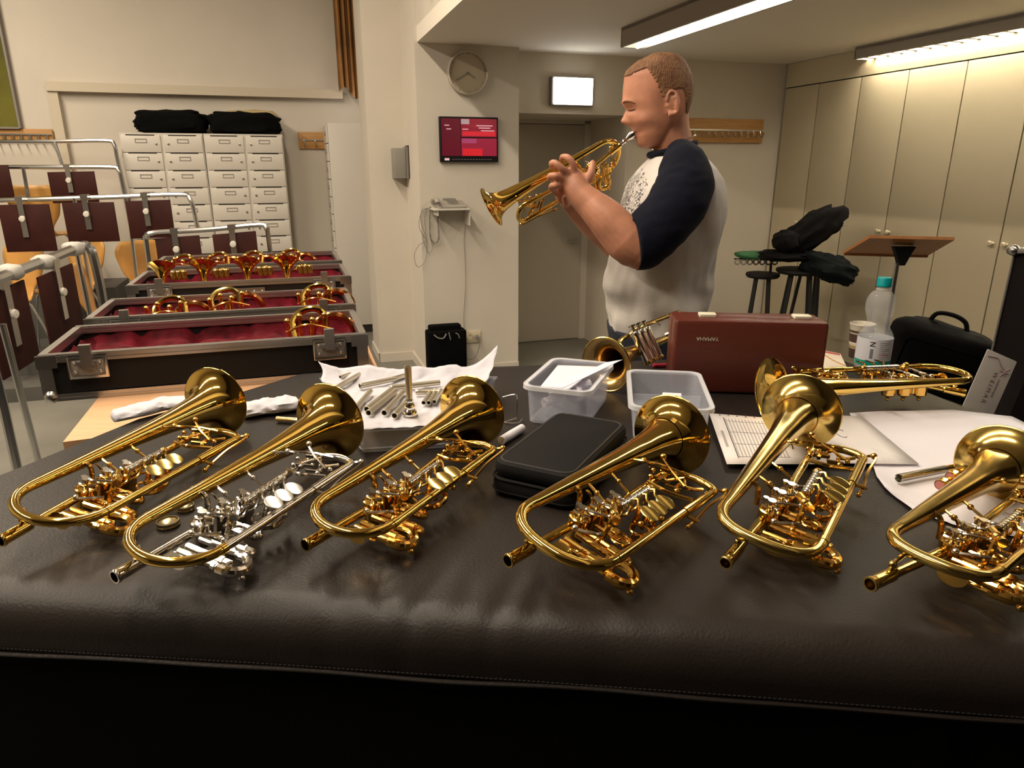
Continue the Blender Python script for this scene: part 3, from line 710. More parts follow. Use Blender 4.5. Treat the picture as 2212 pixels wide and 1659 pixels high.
b = MB(); b.tube([(x_, interp(x_, seam)-.002+.0015*math.sin(x_*21), T-.077+.0012*math.sin(x_*13)) for x_ in [lerp(-1.06, 1.36, i/90) for i in range(91)]], .0028, 6); b.build('piping', LEATHER, t, world=True)
b = MB()
for i in range(420):
    x_ = lerp(-1.05, 1.35, i/420); b.tube([(x_, interp(x_, seam)-.0008, T-.0715), (x_+.0036, interp(x_+.0036, seam)-.0008, T-.0712)], .0007, 4)
o = b.build('stitching', mat('dark_thread', (.035,.03,.028), .6), t, world=True); o['kind'] = 'stuff'
def skirt(u, v):
    x_ = lerp(-1.05, 1.35, u); z_ = lerp(.0, T-.074, v)
    y_ = interp(x_, seam)+.012+.010*math.sin(x_*9)*(1-v)-.020*math.exp(-((x_-.50)/.02)**2)*(1-v*.6)+.01*noise.noise(Vector((x_*3, z_*2, 1)))*(1-v)
    return (x_, y_, z_)
MB().grid(skirt, 160, 16).build('front_skirt', BLACKFAB, t, world=True, angle=80)
inner = [(p.x*.985+.002, p.y*.985+.018) for p in [sback(s/20) for s in range(21)]]
fr = [(1.33, interp(1.33, seam)+.06), (0, .694+.06), (-1.04, interp(-1.04, seam)+.06)]
b = MB(); b.prism(inner+fr, .06, T-.058); b.build('table_body', BLACKFAB, t, world=True)
for q in ((-.85,.95), (1.15,.75), (.75,1.8), (-.4,1.65)): MB().box(q[0]-.02, q[0]+.02, q[1]-.02, q[1]+.02, 0, .06).build('foot', BLACKSAT, t, world=True)
# ---------------------------------------------------------------- rotary trumpets
def bell_prof(L, Rb, r0=.0078, fat=0):
    k = L/.41; q = Rb/.072
    if fat: tab = [(0,.0084),(.05,.0106),(.10,.0128),(.15,.0150),(.20,.0172),(.245,.0194),(.285,.0218),(.315,.0250),(.34,.0280),(.36,.0314),(.375,.0352),(.387,.0403),(.396,.0468),(.403,.0550),(.4075,.0640),(.410,.0720)]
    else: tab = [(0,r0),(.05,.0090),(.10,.0106),(.15,.0124),(.20,.0146),(.245,.0173),(.285,.0206),(.315,.0243),(.34,.0272),(.36,.0308),(.375,.0348),(.387,.0400),(.396,.0466),(.403,.0550),(.4075,.0640),(.410,.0720)]
    out = []
    pts = catmull([(y*k, (r if y < .2 else lerp(r, r*q, (y-.2)/.21)), 0) for y, r in tab], 3)
    return [(p.y, p.x) for p in pts]
def trumpet(M, L, W, E, Rb, rec, label, gold=GOLD, key=GOLDK, lead=None, arms=SILV, sq=2.0, mouthpiece=False, engr=False, bend=(0,0), seam_ring=False, fat=0):
    lead = lead or gold
    t = thing('rotary_trumpet', label, 'trumpet', M=M, group=None)
    def B(): return MB()
    YX = Matrix.Rotation(-PI/2, 4, 'X')   # z -> +y
    prof = bell_prof(L, Rb, fat=fat)
    outer = prof+[(Rb+.0006, L+.0012), (Rb, L+.0024), (Rb-.0016, L+.0012)]
    inner = [(max(r-.0012, .004), y) for r, y in reversed(prof)]
    B().lathe(outer+inner, 48, YX).build('bell', gold, t, angle=50)
    if seam_ring: B().lathe([(interp(.93*L, [(y, r) for r, y in prof])+.0006, .925*L),(interp(.95*L, [(y, r) for r, y in prof])+.0006, .945*L)], 40, YX).build('bell_ferrule', gold, t)
    # bow
    D = W/2*(1.0 if sq <= 2 else .92); pts = []; n = 26
    for i in range(n+1):
        a = PI+PI*i/n; c, s_ = math.cos(a), math.sin(a)
        f = lambda x: math.copysign(abs(x)**(2/sq), x)
        pts.append((W/2+W/2*f(c), D*f(s_), 0))
    B().tube(pts, [lerp(.0084 if fat else .0078, .0066, i/n) for i in range(n+1)], 14).build('bow', gold, t, angle=60)
    B().tube([(W, -.004, 0), (W, .004, 0)], .0074, 14).build('bow_ferrule', gold, t)
    # return tube with sleeve
    B().tube([(W, 0, 0), (W, E-.03, 0)], .0062, 12).build('return_tube', gold if lead is not SILV else (gold if False else lead), t)
    b = B(); b.tube([(W, E*.62, 0), (W, E-.03, 0)], .0074, 12); b.build('slide_sleeve', lead, t)
    # tuning slide across the top and inner tube back down
    xi = W*.42
    B().tube([(W, E-.035, 0), (W, E-.012, 0), (W-.012, E, -.001), (W*.72, E+.004, -.003), (xi+.014, E-.004, -.006), (xi+.002, E-.02, -.008), (xi, E-.05, -.010)], .0066, 12, 5).build('tuning_slide', lead, t, angle=60)
    B().tube([(xi, E-.05, -.010), (xi, .17, -.014), (xi+.001, .135, -.018)], .0060, 12).build('valve_tube', lead, t)
    # leadpipe + receiver
    rx, ry, rz = rec
    p0 = Vector((.046, .035, -.022)); p1 = Vector((rx, ry, rz)); d = (p1-p0).normalized()
    B().tube([p0, p0.lerp(p1, .72)], [.0066, .0060], 12).build('leadpipe', lead, t)
    Mr = Matrix.Translation(p1) @ d.to_track_quat('Z', 'Y').to_matrix().to_4x4()
    B().lathe([(.0066,-.045),(.0082,-.043),(.0085,-.012),(.0085,-.006),(.0094,-.004),(.0094,-.001),(.0088,0),(.0070,0),(.0062,-.03),(.001,-.032)], 22, Mr).build('receiver', lead, t)
    b = B(); q = p0.lerp(p1, .76); b.tube([q+Vector((0,0,.006)), q+Vector((.001,.006,.018)), Vector((W*.27, -W*.36, -.004))], .003, 6, 4); b.ell(tuple(q+Vector((0,.003,.015))), .0052, 8, 6); b.build('bow_brace', lead, t)
    # braces bell tube <-> inner tube
    for y in (.115, .175):
        b = B(); r_ = interp(y, [(yy, r) for r, yy in prof]); b.tube([(r_*.9, y, 0), (xi*.55, y-.004, -.004), (xi-.004, y-.006, -.012)], .0022, 6, 3); b.ell((xi*.55, y-.004, -.004), .0045, 8, 6)
        b.build('brace', key, t)
    b = B(); b.torus((.028, .085, -.006), .013, .0018, 12, 5, ax='y', a0=-1.6, a1=1.6); b.tube([(.010,.085,.003),(.020,.085,-.004),(.024,.083,-.03)], .004, 8, 3); b.build('hook_brace', key, t)
    # rotors
    rot = [(.050, .045), (.055, .080), (.060, .115)]
    for i, (x, y) in enumerate(rot):
        Mt = Matrix.Translation((x, y, -.032))
        o = B().lathe([(0,-.020),(.004,-.020),(.005,-.016),(.012,-.014),(.0145,-.011),(.0145,.018),(.0155,.019),(.0155,.023),(.0135,.0245),(.0125,.0235),(.006,.0245),(0,.0245)], 22, Mt).build('rotary_valve', key, t)
        b = B(); b.ell((x, y, -.054), .0045, 10, 6); b.build('valve_knob', key, o)
        b = MB(Matrix.Translation((x, y, .0)))
        b.cyl((0,0,-.010), (0,0,.004), .0032, 8); b.cyl((0,0,.004), (0,0,.007), .0062, 12); b.cyl((-.010,.006,-.009), (-.010,.006,.004), .0022, 8); b.cyl((-.010,.006,.002), (-.010,.006,.005), .0042, 10)
        b.cyl((.008,-.007,-.009), (.008,-.007,-.002), .003, 8); b.tube([(-.012,.0,-.006),(0,0,-.006),(.010,.008,-.006)], .0022, 6)
        b.build('stop_work', arms, o)
        # linkage arm to the lever cluster
        b = B(); b.tube([(x, y, .004), (x+.014, y+.002, .007), (.086, y+.012, .008)], .0019, 6, 3); b.ell((x+.006, y+.001, .005), .0036, 8, 6); b.ell((.086, y+.012, .008), .0034, 8, 6)
        b.build('stop_arm', arms, t)
        # casing tubes toward the return side (each valve loop)
    k = 0
    for (x, y, xe, z, r) in ((.062,.000,.118,-.030,.0052),(.062,.0135,.118,-.030,.0052),(.066,.034,.126,-.028,.0050),(.066,.047,.126,-.028,.0050),(.072,.072,.108,-.026,.0048),(.072,.084,.108,-.026,.0048)):
        k += 1
        if k % 2 == 1:
            y2 = y+.0135 if k < 5 else y+.012
            o = B(); o.tube([(x-.008, y, z), (xe, y, z), (xe+.0085, y+.002, z), (xe+.0115, (y+y2)/2, z), (xe+.0085, y2-.002, z), (xe, y2, z), (x-.008, y2, z)], r, 10, 2)
            o.tube([(xe-.022, y, z), (xe-.002, y, z)], r+.0013, 10); o.tube([(xe-.022, y2, z), (xe-.002, y2, z)], r+.0013, 10)
            o.build('valve_slide', key, t)
    B().torus((W*.80, .055, -.012), .0125, .0017, 18, 6).build('finger_ring', key, t)
    b = B(); b.torus((W*.80+.004, .102, -.014), .0145, .0019, 18, 6); b.build('finger_ring', key, t)
    # third-slide crook bulging out beyond the return tube
    b = B(); b.tube([(W*.80, .03, -.030), (W+.004, .034, -.030), (W+.018, .026, -.031), (W+.022, .012, -.031), (W+.014, .000, -.030), (W-.006, -.002, -.030)], .0072, 10, 4); b.build('slide_crook', key, t)
    b = B(); b.ell((W+.026, .006, -.038), .0048, 8, 6); b.tube([(W+.018,.008,-.032),(W+.026,.006,-.038)], .002, 6); b.build('slide_knob', key, t)
    # post between levers and slides
    b = B(); b.tube([(.090, .060, .012), (.090, .052, -.006), (.086, .048, -.030)], .0040, 8, 2); b.ell((.090, .060, .013), .0072, 10, 6); b.ell((.086,.046,-.028), .006, 8, 6); b.cyl((.080,.048,-.028),(.112,.047,-.028), .0042, 8); b.build('lever_post', key, t)
    b = B(); b.tube([(.078, .080, .010), (.100, .050, .012)], .0062, 10); b.build('hinge_block', key, t)
    # spring barrel and paddles
    b = B(); b.cyl((.084, .084, .013), (.084, .164, .013), .0056, 12); b.build('spring_barrel', arms if key is not SILV else SILV, t)
    b = B()
    for i in range(8): b.tube([(.084, .088+.0095*i, .013), (.084, .0895+.0095*i, .013)], .0063, 12)
    b.build('barrel_ring', STEEL, t); b = B(); b.ell((.084, .167, .013), .0075, 10, 6); b.cyl((.084,.166,.013),(.084,.166,-.012), .003, 8); b.build('barrel_end', key, t)
    for i in range(3):
        cy = .104+.0235*i; cx = .120-.001*i
        b = MB(Matrix.Translation((cx, cy, .017)) @ Matrix.Rotation(.42, 4, 'X') @ Matrix.Rotation(.12, 4, 'Y'))
        b.lathe([(0,.0006),(.86,.0006),(1,0),(.86,-.0012),(0,-.0012)], 22, Matrix.Diagonal((.0148, .0094, 1, 1)))
        o = b.build('touchpiece', GOLDW if key is not SILV else STEEL, t)
        B().tube([(.088, cy+.010, .017), (.094, cy+.009, .020), (.100, cy+.003, .016), (.108, cy, .0158)], .0019, 6, 3).build('touch_arm', key, o)
        B().tube([(.084, cy-.006, .010), (.088, cy-.02, -.004), (.080, cy-.03, -.010)], .002, 6, 3).build('link_rod', key, o)
    # stop casing under the paddles
    b = B()
    for i in range(3): b.cyl((.100+.008*i, .118+.012*i, .010), (.098+.008*i, .114+.012*i, -.026), .0042, 8); b.ell((.110+.006*i, .110+.02*i, -.010), .0050, 8, 6)
    b.tube([(.094,.150,-.016),(.118,.135,-.018),(.126,.105,-.018),(.110,.088,-.02)], .0048, 8, 4); b.build('lever_stops', key, t)
    # triggers near the bell
    b = B(); b.tube([(.012, E-.06, .006), (.036, E-.052, .012), (.062, E-.034, .012), (.098, E-.022, .010)], .0022, 6, 4); b.tube([(.045, E-.015, .012), (.075, E-.040, .012), (.110, E-.060, .010)], .0022, 6, 3)
    b.ell((.030, E-.050, .010), .0052, 8, 6); b.ell((.045, E-.014, .014), .0056, 8, 6); b.ell((.012, E-.060, .006), .006, 8, 6); b.build('trigger_lever', key, t)
    b = B()
    for (a_, c_) in (((.062,E-.070),(.085,E-.058)),((.085,E-.076),(.108,E-.066)),((.070,E-.050),(.072,E-.075)),((.098,E-.045),(.100,E-.070)),((.055,E-.035),(.075,E-.028))):
        b.tube([(a_[0], a_[1], .004), (c_[0], c_[1], .004)], .0034, 8)
    for (x, y) in ((.058,E-.072),(.066,E-.045),(.082,E-.055),(.104,E-.072),(.112,E-.05),(.050,E-.05)): b.ell((x, y, .003), .0044, 8, 6)
    b.build('trigger_linkage', key, t)
    b = B(); b.tube([(W-.012, E-.03, .004), (W-.03, E-.055, .006), (W-.045, E-.030, .006), (W-.058, E-.066, .006), (xi+.012, E-.045, .004)], .0030, 8, 2); b.tube([(xi+.004, E-.085, .0), (xi+.03, E-.092, .004), (W-.03, E-.082, .002), (W-.008, E-.07, .002)], .0034, 8, 3); b.build('slide_linkage', key, t)
    if bend[0]:
        b = B(); b.torus((.0, L*.80, -Rb*.62), .018, .0016, 14, 5, ax='y', a0=.3, a1=2.6); b.build('bell_guard', gold, t)
    # outer water-key lever along the return tube
    b = B(); b.tube([(W+.004, E-.006, .004), (W+.014, E-.002, .006), (W+.017, E-.016, .005), (W+.014, E-.06, .000), (W+.016, E-.105, -.008), (W+.014, E-.118, -.013)], .0024, 6, 4)
    b.ell((W+.013, E-.002, .006), .0054, 8, 6); b.ell((W+.014, E-.118, -.014), .0046, 8, 6); b.tube([(W+.004, E-.108, -.004), (W+.022, E-.104, -.006)], .003, 6); b.build('water_key', key if lead is not SILV else SILV, t)
    # thumb plate
    b = MB(Matrix.Translation((.078, -.030, -.018)) @ Matrix.Rotation(PI/2, 4, 'X'))
    b.lathe([(0,.0008),(1,.0008),(1,-.0008),(0,-.0008)], 20, Matrix.Diagonal((.017, .013, 1, 1))); b.build('thumb_plate', key, t)
    b = B(); b.tube([(.086, -.028, -.012), (.100, -.022, -.016), (.116, -.012, -.022)], .0026, 6, 3); b.torus((.100, -.010, -.020), .014, .002, 14, 5, ax='z', a0=2, a1=5.2); b.ell((.086,-.028,-.012), .004, 8, 6); b.build('thumb_lever', key, t)
    b = B(); b.tube([(.064,.012,-.008),(.085,.020,-.004),(.096,.030,-.004)], .0028, 6, 3); b.ell((.064,.012,-.006), .0048, 8, 6); b.build('side_lever', arms, t)
    if mouthpiece:
        mp = [(.0055,-.06),(.0052,-.02),(.0056,0),(.0050,.012),(.0078,.018),(.0052,.026),(.008,.034),(.0105,.040),(.0125,.048),(.0138,.052),(.0138,.056),(.0125,.0565),(.0095,.054),(.004,.044),(.001,.042)]
        B().lathe(mp, 22, Mr).build('mouthpiece', SILV, t)
    return t
def euler_m(x, y, z, yaw, pitch, roll):
    return Matrix.Translation((x, y, z)) @ Matrix.Rotation(-yaw, 4, 'Z') @ Matrix.Rotation(pitch, 4, 'X') @ Matrix.Rotation(roll, 4, 'Y')
trumpet(euler_m(-.701,.924,1.136,.25,-.02,.19), .414,.131,.31,.071,(.040,-.087,-.033), 'all-gold rotary trumpet at the far left of the row', bend=(1,0))
trumpet(euler_m(-.485,.827,1.134,.363,-.014,.158), .410,.126,.301,.073,(.035,-.082,-.029), 'gold-belled trumpet with silver valves, second from left', key=SILV, lead=SILV, bend=(1,0))
trumpet(euler_m(-.267,.904,1.127,.470,-.001,.115), .414,.119,.297,.071,(.032,-.078,-.027), 'all-gold rotary trumpet left of the black zip case', bend=(1,0))
trumpet(euler_m(.029,.846,1.147,.693,-.057,.227), .396,.139,.293,.073,(.038,-.088,-.032), 'large gold rotary trumpet right of the black zip case', gold=GOLD, fat=1, sq=2.3, bend=(1,0), seam_ring=True)
trumpet(euler_m(.303,.884,1.126,.603,.033,.131), .423,.131,.314,.073,(.035,-.090,-.032), 'matte yellow-brass rotary trumpet before the printed sheet', gold=GOLDW, fat=1, sq=2.7, bend=(1,0), seam_ring=True)
trumpet(euler_m(.501,.802,1.134,.893,-.056,.045), .381,.117,.335,.069,(.022,-.115,-.031), 'worn yellow-brass trumpet cut off by the right edge', gold=GOLDW, fat=1, sq=2.6, seam_ring=True)
trumpet(euler_m(.967,1.44,1.135,math.radians(-98.5),0,.0), .43,.12,.31,.069,(.012,-.035,-.033), 'gold rotary trumpet lying sideways below the water bottle', bend=(1,0))
# ---------------------------------------------------------------- things on the padded table
def quadM(a, b_, z):       # frame with x along a->b at height z
    d = (b_-a); d.z = 0; L = d.length; d.normalize()
    return Matrix(((d.x, -d.y, 0, a.x), (d.y, d.x, 0, a.y), (0, 0, 1, z), (0,0,0,1))), L
TT = T+.0015
# black zip case
zt = T+.058
fl, ll, rr_, bk = onz(1068, 990, zt), onz(1226, 1050, zt), onz(1348, 925, zt), onz(1222, 876, zt)
# corners order: left(1068,990) front(1226,1050) right(1348,925) back(1222,876)
c0 = (fl+ll+rr_+bk)/4
dx = ((rr_-ll)+(bk-fl)).normalized(); Ls_ = ((rr_-ll).length+(bk-fl).length)/2; Ws_ = ((ll-fl).length+(rr_-bk).length)/2
M = Matrix(((dx.x, -dx.y, 0, c0.x), (dx.y, dx.x, 0, c0.y), (0,0,1,T), (0,0,0,1)))
t = thing('zip_case', 'black soft zip case lying between the third and fourth trumpets', 'case', M=M)
a, c = Ls_/2*.98, Ws_/2*.98
MB().rbox(-a, a, -c, c, .001, .030, .028, .008, 6).build('lower_shell', NEOP, t)
MB().rbox(-a+.002, a-.002, -c+.002, c-.002, .0335, .060, .028, .010, 6).build('upper_shell', NEOP, t)
def loop_pts(a, c, r, z, n=6):
    out = []
    for cx, cy, a0 in ((a-r,c-r,0),(-a+r,c-r,PI/2),(-a+r,-c+r,PI),(a-r,-c+r,1.5*PI)):
        for i in range(n+1):
            q = a0+PI/2*i/n; out.append((cx+r*math.cos(q), cy+r*math.sin(q), z))
    return out+[out[0]]
MB().tube(loop_pts(a-.001, c-.001, .027, .0318), .0026, 6, caps=False).build('zip', BLACKSAT, t)
MB().tube(loop_pts(a-.012, c-.012, .02, .0598), .0018, 6, caps=False).build('piping', mat('dark_grey_piping', (.03,.028,.028), .5), t)
MB().tube(loop_pts(a+.0006, c+.0006, .028, .010), .0016, 6, caps=False).build('piping', NEOP, t)
# plastic boxes
def bin_(corners, h, label, rim=.008, cat='box', nm='plastic_box', mt=None, taper=.012):
    """corners: 4 world points at rim height, ordered front-left, front-right, back-right, back-left"""
    c0 = sum(corners, Vector())/4; d = ((corners[1]-corners[0])+(corners[2]-corners[3])); d.z = 0; d.normalize()
    W = ((corners[1]-corners[0]).length+(corners[2]-corners[3]).length)/4; D = ((corners[3]-corners[0]).length+(corners[2]-corners[1]).length)/4
    M = Matrix(((d.x, -d.y, 0, c0.x), (d.y, d.x, 0, c0.y), (0,0,1,T), (0,0,0,1)))
    t = thing(nm, label, cat, M=M); mt = mt or PLAST
    def rr(w, dd, r, z): 
        return [(x, y, z) for x, y, _ in loop_pts(w, dd, r, 0)[:-1]]
    th = .0018
    b = MB(); b.rings([rr(W-taper-.001, D-taper-.001, .018, .001), rr(W-taper, D-taper, .02, .004), rr(W-rim, D-rim, .022, h-.006), rr(W-rim, D-rim, .022, h),
                       rr(W-rim-th, D-rim-th, .021, h), rr(W-taper-th, D-taper-th, .02, .006), rr(W-taper-.006, D-taper-.006, .016, .0035)], True)
    b.build('tub', mt, t)
    b = MB(); b.rings([rr(W-rim-.001, D-rim-.001, .022, h-.001), rr(W, D, .026, h), rr(W+.0005, D+.0005, .026, h-.009), rr(W-.0012, D-.0012, .025, h-.009), rr(W-.0015, D-.0015, .025, h-.002), rr(W-rim-.001, D-rim-.001, .022, h-.003)], False)
    b.build('rim', mat('plastic_rim', (.84,.85,.90), .25, alpha=.5), t)
    return t, M, W, D
PLAST2 = mat('frosted_polypropylene', (.66,.68,.80), .3, alpha=.32)
h = .085
t, M, W, D = bin_([onz(1123, 832, T+h), onz(1268, 848, T+h), onz(1337, 784, T+h), onz(1195, 771, T+h)], h, 'frosted plastic box full of white parts, left of the other box', mt=PLAST2)
b = MB(M); 
for i in range(11):
    x, y = random.uniform(-W+.04, W-.04), random.uniform(-D+.04, D-.04); a_ = random.uniform(0, PI); L_ = random.uniform(.02, .035)
    z_ = random.uniform(.03, .065)
    o = MB(M).tube([(x-L_*math.cos(a_)*.6, y-L_*math.sin(a_)*.6, z_), (x+L_*math.cos(a_)*.6, y+L_*math.sin(a_)*.6, z_+.004)], random.uniform(.008,.012), 10).build('white_sleeve', PAPER)
    tag(o, 'white plastic sleeve among others in the frosted box', 'sleeve', 'white sleeves in the frosted box')
def sheet(pts, z0, name, label, m, cat='paper', n=14, amp=.0, thick=.0006, group=None, M=None):
    """bilinear sheet from 4 world points (fl, fr, br, bl)"""
    def f(u, v):
        p = pts[0].lerp(pts[1], u).lerp(pts[3].lerp(pts[2], u), v)
        e = amp*(noise.noise(Vector((p.x*16, p.y*16, z0*9)))+.5)
        return (p.x, p.y, p.z+max(0, e))
    o = MB().grid(f, n, n).build(name, m, angle=80)
    md = o.modifiers.new('thick', 'SOLIDIFY'); md.thickness = thick; md.offset = 1
    return tag(o, label, cat, group)
ENV = mat('lavender_envelope', (.70,.70,.86), .7)
sheet([onz(1165, 838, T+.072), onz(1225, 846, T+.066), onz(1292, 792, T+.078), onz(1205, 789, T+.072)], 1, 'paper_slip', 'white paper slip resting in the frosted box', PAPER)
sheet([onz(1186, 838, T+.082), onz(1212, 841, T+.080), onz(1345, 777, T+.102), onz(1310, 783, T+.098)], 2, 'envelope', 'lavender edged envelope sticking out of the frosted box', ENV)
t, M, W, D = bin_([onz(1362, 878, T+.075), onz(1549, 888, T+.075), onz(1512, 802, T+.075), onz(1350, 797, T+.075)], .075, 'clear rectangular plastic box nearer the dark red case')
MB(M).box(-W+.014, W-.014, -.004, -.002, .004, .060).build('divider', PLAST, t, world=True)
o = MB(M).tube([(-.01, .0, .035), (.05, .006, .038)], .009, 10).build('plastic_tube', CLEAR); tag(o, 'short clear plastic tube inside the rectangular box', 'tube')
a_ = onz(1440, 874, T+.03); sheet([onz(1420, 880, T+.032), onz(1475, 885, T+.034), onz(1472, 850, T+.044), onz(1432, 848, T+.044)], 3, 'paper_slip', 'white label strip inside the clear rectangular box', PAPER)
sheet([onz(1375, 925, T+.010), onz(1425, 900, T+.012), onz(1440, 880, T+.014), onz(1378, 890, T+.010)], 4, 'paper_slip', 'crumpled white slip at the bottom of the clear box', PAPER, amp=.01)
o = MB().rbox(-.02,.02,-.008,.008,0,.008,.003,.002,M=Matrix.Translation(onz(1425, 792, T+.001))@Matrix.Rotation(.2,4,'Z')).build('eraser', mat('crimson_rubber', (.35,.01,.03), .6)); tag(o, 'small crimson block beside the dark red case', 'eraser')
# white tray with tissue and mouthpiece tubes
t = thing('plastic_tray', 'wide low translucent tray under the white tissue and tubes', 'tray', onz(870, 940, T))
fl_, fr_, br_, bl_ = onz(772, 975, T), onz(990, 962, T), onz(1085, 800, T), onz(690, 815, T)
def f2(px, py, z): return onz(px, py, z)
qa, qb, qc, qd = onz(775, 930, T+.05), onz(985, 918, T+.05), onz(1075, 812, T+.05), onz(690, 815, T+.05)
dd = (qb-qa); dd.z = 0
for n_, zz_, th_ in (('tray_body', .002, .044),):
    b = MB(); top = [qa, qb, qc, qd]; cen = sum(top, Vector())/4
    ring = lambda k, z: [(cen.x+(p.x-cen.x)*k, cen.y+(p.y-cen.y)*k, z) for p in top]
    b.rings([ring(.94, T+.001), ring(.97, T+.044), ring(1.0, T+.046), ring(1.0, T+.049), ring(.95, T+.049), ring(.91, T+.006)], True)
    b.build(n_, PLAST2, t, world=True)
b = MB(); pts_ = ring(.985, T+.012); b.tube(pts_+[pts_[0]], .0016, 6, caps=False); b.build('moulded_rib', PLAST, t, world=True)
def tis(u, v):
    p = qa.lerp(qb, u).lerp(qd.lerp(qc, u), v)
    z = T+.0515+.004*noise.noise(Vector((p.x*22, p.y*22, 0)))+.003*noise.noise(Vector((p.x*60, p.y*60, 4)))
    up = max(0, (v-.82)/.18); z += .022*up*up*(1+.5*noise.noise(Vector((u*6, 2, 0)))) + .05*max(0, (u-.80)/.20)**1.6*max(0, (v-.45)/.55)**1.2+.016*max(0,(.12-u)/.12)*max(0,(v-.6)/.4)
    p2 = p+Vector((.012*noise.noise(Vector((u*9, v*9, 7)))*v, .012*noise.noise(Vector((u*9, v*9, 1)))*v, 0))
    return (p2.x, p2.y, max(z, T+.050))
o = MB().grid(tis, 60, 44).build('tissue_sheet', TISSUE, angle=80); md = o.modifiers.new('thick', 'SOLIDIFY'); md.thickness = .0006; md.offset = 1
tag(o, 'white crumpled tissue lining under the loose nickel tubes', 'tissue')
NICK = mat('nickel_silver', (.62,.56,.44), .38, 1)
zT_ = T+.061
tubes = [((727,838),(800,795)),((777,834),(855,818)),((845,820),(880,810)),((843,838),(950,826)),((898,847),(950,846)),((768,883),(800,845)),((792,884),(845,842)),((796,892),(855,845)),((830,892),(872,846)),((852,898),(885,860)),((915,870),(932,843)),((926,870),(943,843)),((938,868),(953,843)),((735,815),(780,800))]
TLAB = ["thin tube at the tissue's left, pointing at the second bell", "long tube wrapped in film at the tissue's back left", 'short tube behind the upright mouthpiece, touching its tip', 'wide tube crossing behind the upright mouthpiece', 'thin tube just right of the upright mouthpiece', "short tube beside the second trumpet's bell rim", 'open-ended tube, upper of the slanting pair in the middle', 'open-ended tube, lower of the slanting pair in the middle', 'open-ended tube slanting left of the mouthpiece', "thin tube slanting down to the mouthpiece's foot", 'short upright-lying tube, leftmost of three by the third bell', 'short upright-lying tube, middle of three by the third bell', 'short upright-lying tube, nearest the third trumpet bell', 'stubby tube at the far left corner of the tissue']
for i, (a_, c_) in enumerate(tubes):
    a3, c3 = onz(*a_, zT_), onz(*c_, zT_); r_ = .0060 if i < 10 else .0046
    d_ = (c3-a3).normalized(); L_ = (c3-a3).length
    Mq = Matrix.Translation(a3) @ d_.to_track_quat('Z', 'Y').to_matrix().to_4x4()
    o = MB(Mq).lathe([(r_,0),(r_*1.08,.002),(r_*1.08,.006),(r_,.007),(r_,L_),(r_*.82,L_),(r_*.82,.0),(r_,0)], 14).build('metal_tube', NICK)
    tag(o, 'nickel '+TLAB[i], 'tube', 'nickel tubes on the tissue')
p = onz(886, 897, T+.055)
t = thing('mouthpiece', 'silver mouthpiece standing upright among the nickel tubes', 'mouthpiece', p)
MB().lathe([(0,.001),(.0135,.001),(.0145,.003),(.0145,.006),(.0125,.010),(.0095,.014),(.011,.019),(.0095,.024),(.0070,.028),(.0082,.031),(.0060,.035)], 24).build('cup', SILV, t)
MB().lathe([(.0060,.035),(.0062,.040),(.0068,.080),(.0070,.1),(.0055,.1),(.005,.06),(0,.05)], 20).build('shank', NICK, t)
# wire holders and white felt tube at the tray's right
def wire(pts, r, name, label, m, cat, k=5):
    return tag(MB().tube(pts, r, 6, k).build(name, m), label, cat)
g = [onz(1085, 858, T+.05), onz(1112, 852, T+.055), onz(1117, 862, T+.05), onz(1116, 900, T+.008), onz(1110, 905, T+.004), onz(1090, 912, T+.004), onz(1118, 914, T+.004), onz(1128, 905, T+.004)]
wire(g, .0013, 'wire_stand', 'bent steel wire stand right of the tray', STEEL, 'stand', 3)
a3, c3 = onz(1083, 952, T+.010), onz(1128, 924, T+.010)
o = MB().tube([a3, a3.lerp(c3, .5), c3], [.0085, .0088, .0080], 16).build('felt_roll', PAPER); tag(o, 'small white roll tucked behind the black zip case', 'roll')
# white cloth rolls behind trumpets 1 and 2
def roll(ptsw, rad, label, seed):
    pts = catmull(ptsw, 10); rings = []
    for i, p in enumerate(pts):
        u = i/(len(pts)-1); tg = (pts[min(i+1, len(pts)-1)]-pts[max(i-1, 0)]); tg.z = 0; tg.normalize(); n_ = Vector((-tg.y, tg.x, 0))
        r_ = interp(u, [(0, .55), (.06, .85), (.5, 1), (.93, .9), (1, .5)]); ring = []
        for j in range(22):
            a_ = 2*PI*j/22; k_ = 1+.22*noise.noise(Vector((u*7, math.cos(a_)*2.5, math.sin(a_)*2.5+seed)))+.05*noise.noise(Vector((u*30, math.cos(a_)*5, math.sin(a_)*5+seed)))
            q = p+n_*(rad[0]*r_*k_*math.cos(a_)); z_ = rad[1]*r_*k_*(1+math.sin(a_))
            ring.append((q.x, q.y, TT+z_))
        rings.append(ring)
    o = MB().rings(rings, True).build('cloth_roll', TISSUE, angle=70); tag(o, label, 'cloth'); return o
roll([onz(245, 912, T), onz(300, 900, T), onz(360, 885, T), onz(440, 880, T)], (.032, .013), 'crumpled white cloth roll behind the leftmost trumpet bell', 1)
roll([onz(520, 902, T), onz(570, 893, T), onz(610, 888, T), onz(648, 882, T)], (.036, .015), 'smooth white cloth roll between the first two trumpet bells', 5)
a3, c3 = onz(598, 905, T+.008), onz(646, 909, T+.008)
o = MB().tube([a3, c3], .0062, 14).build('brass_tube', mat('pale_brass', (.8,.66,.38), .25, 1)); tag(o, 'short pale brass tube against the second trumpet bell', 'tube')
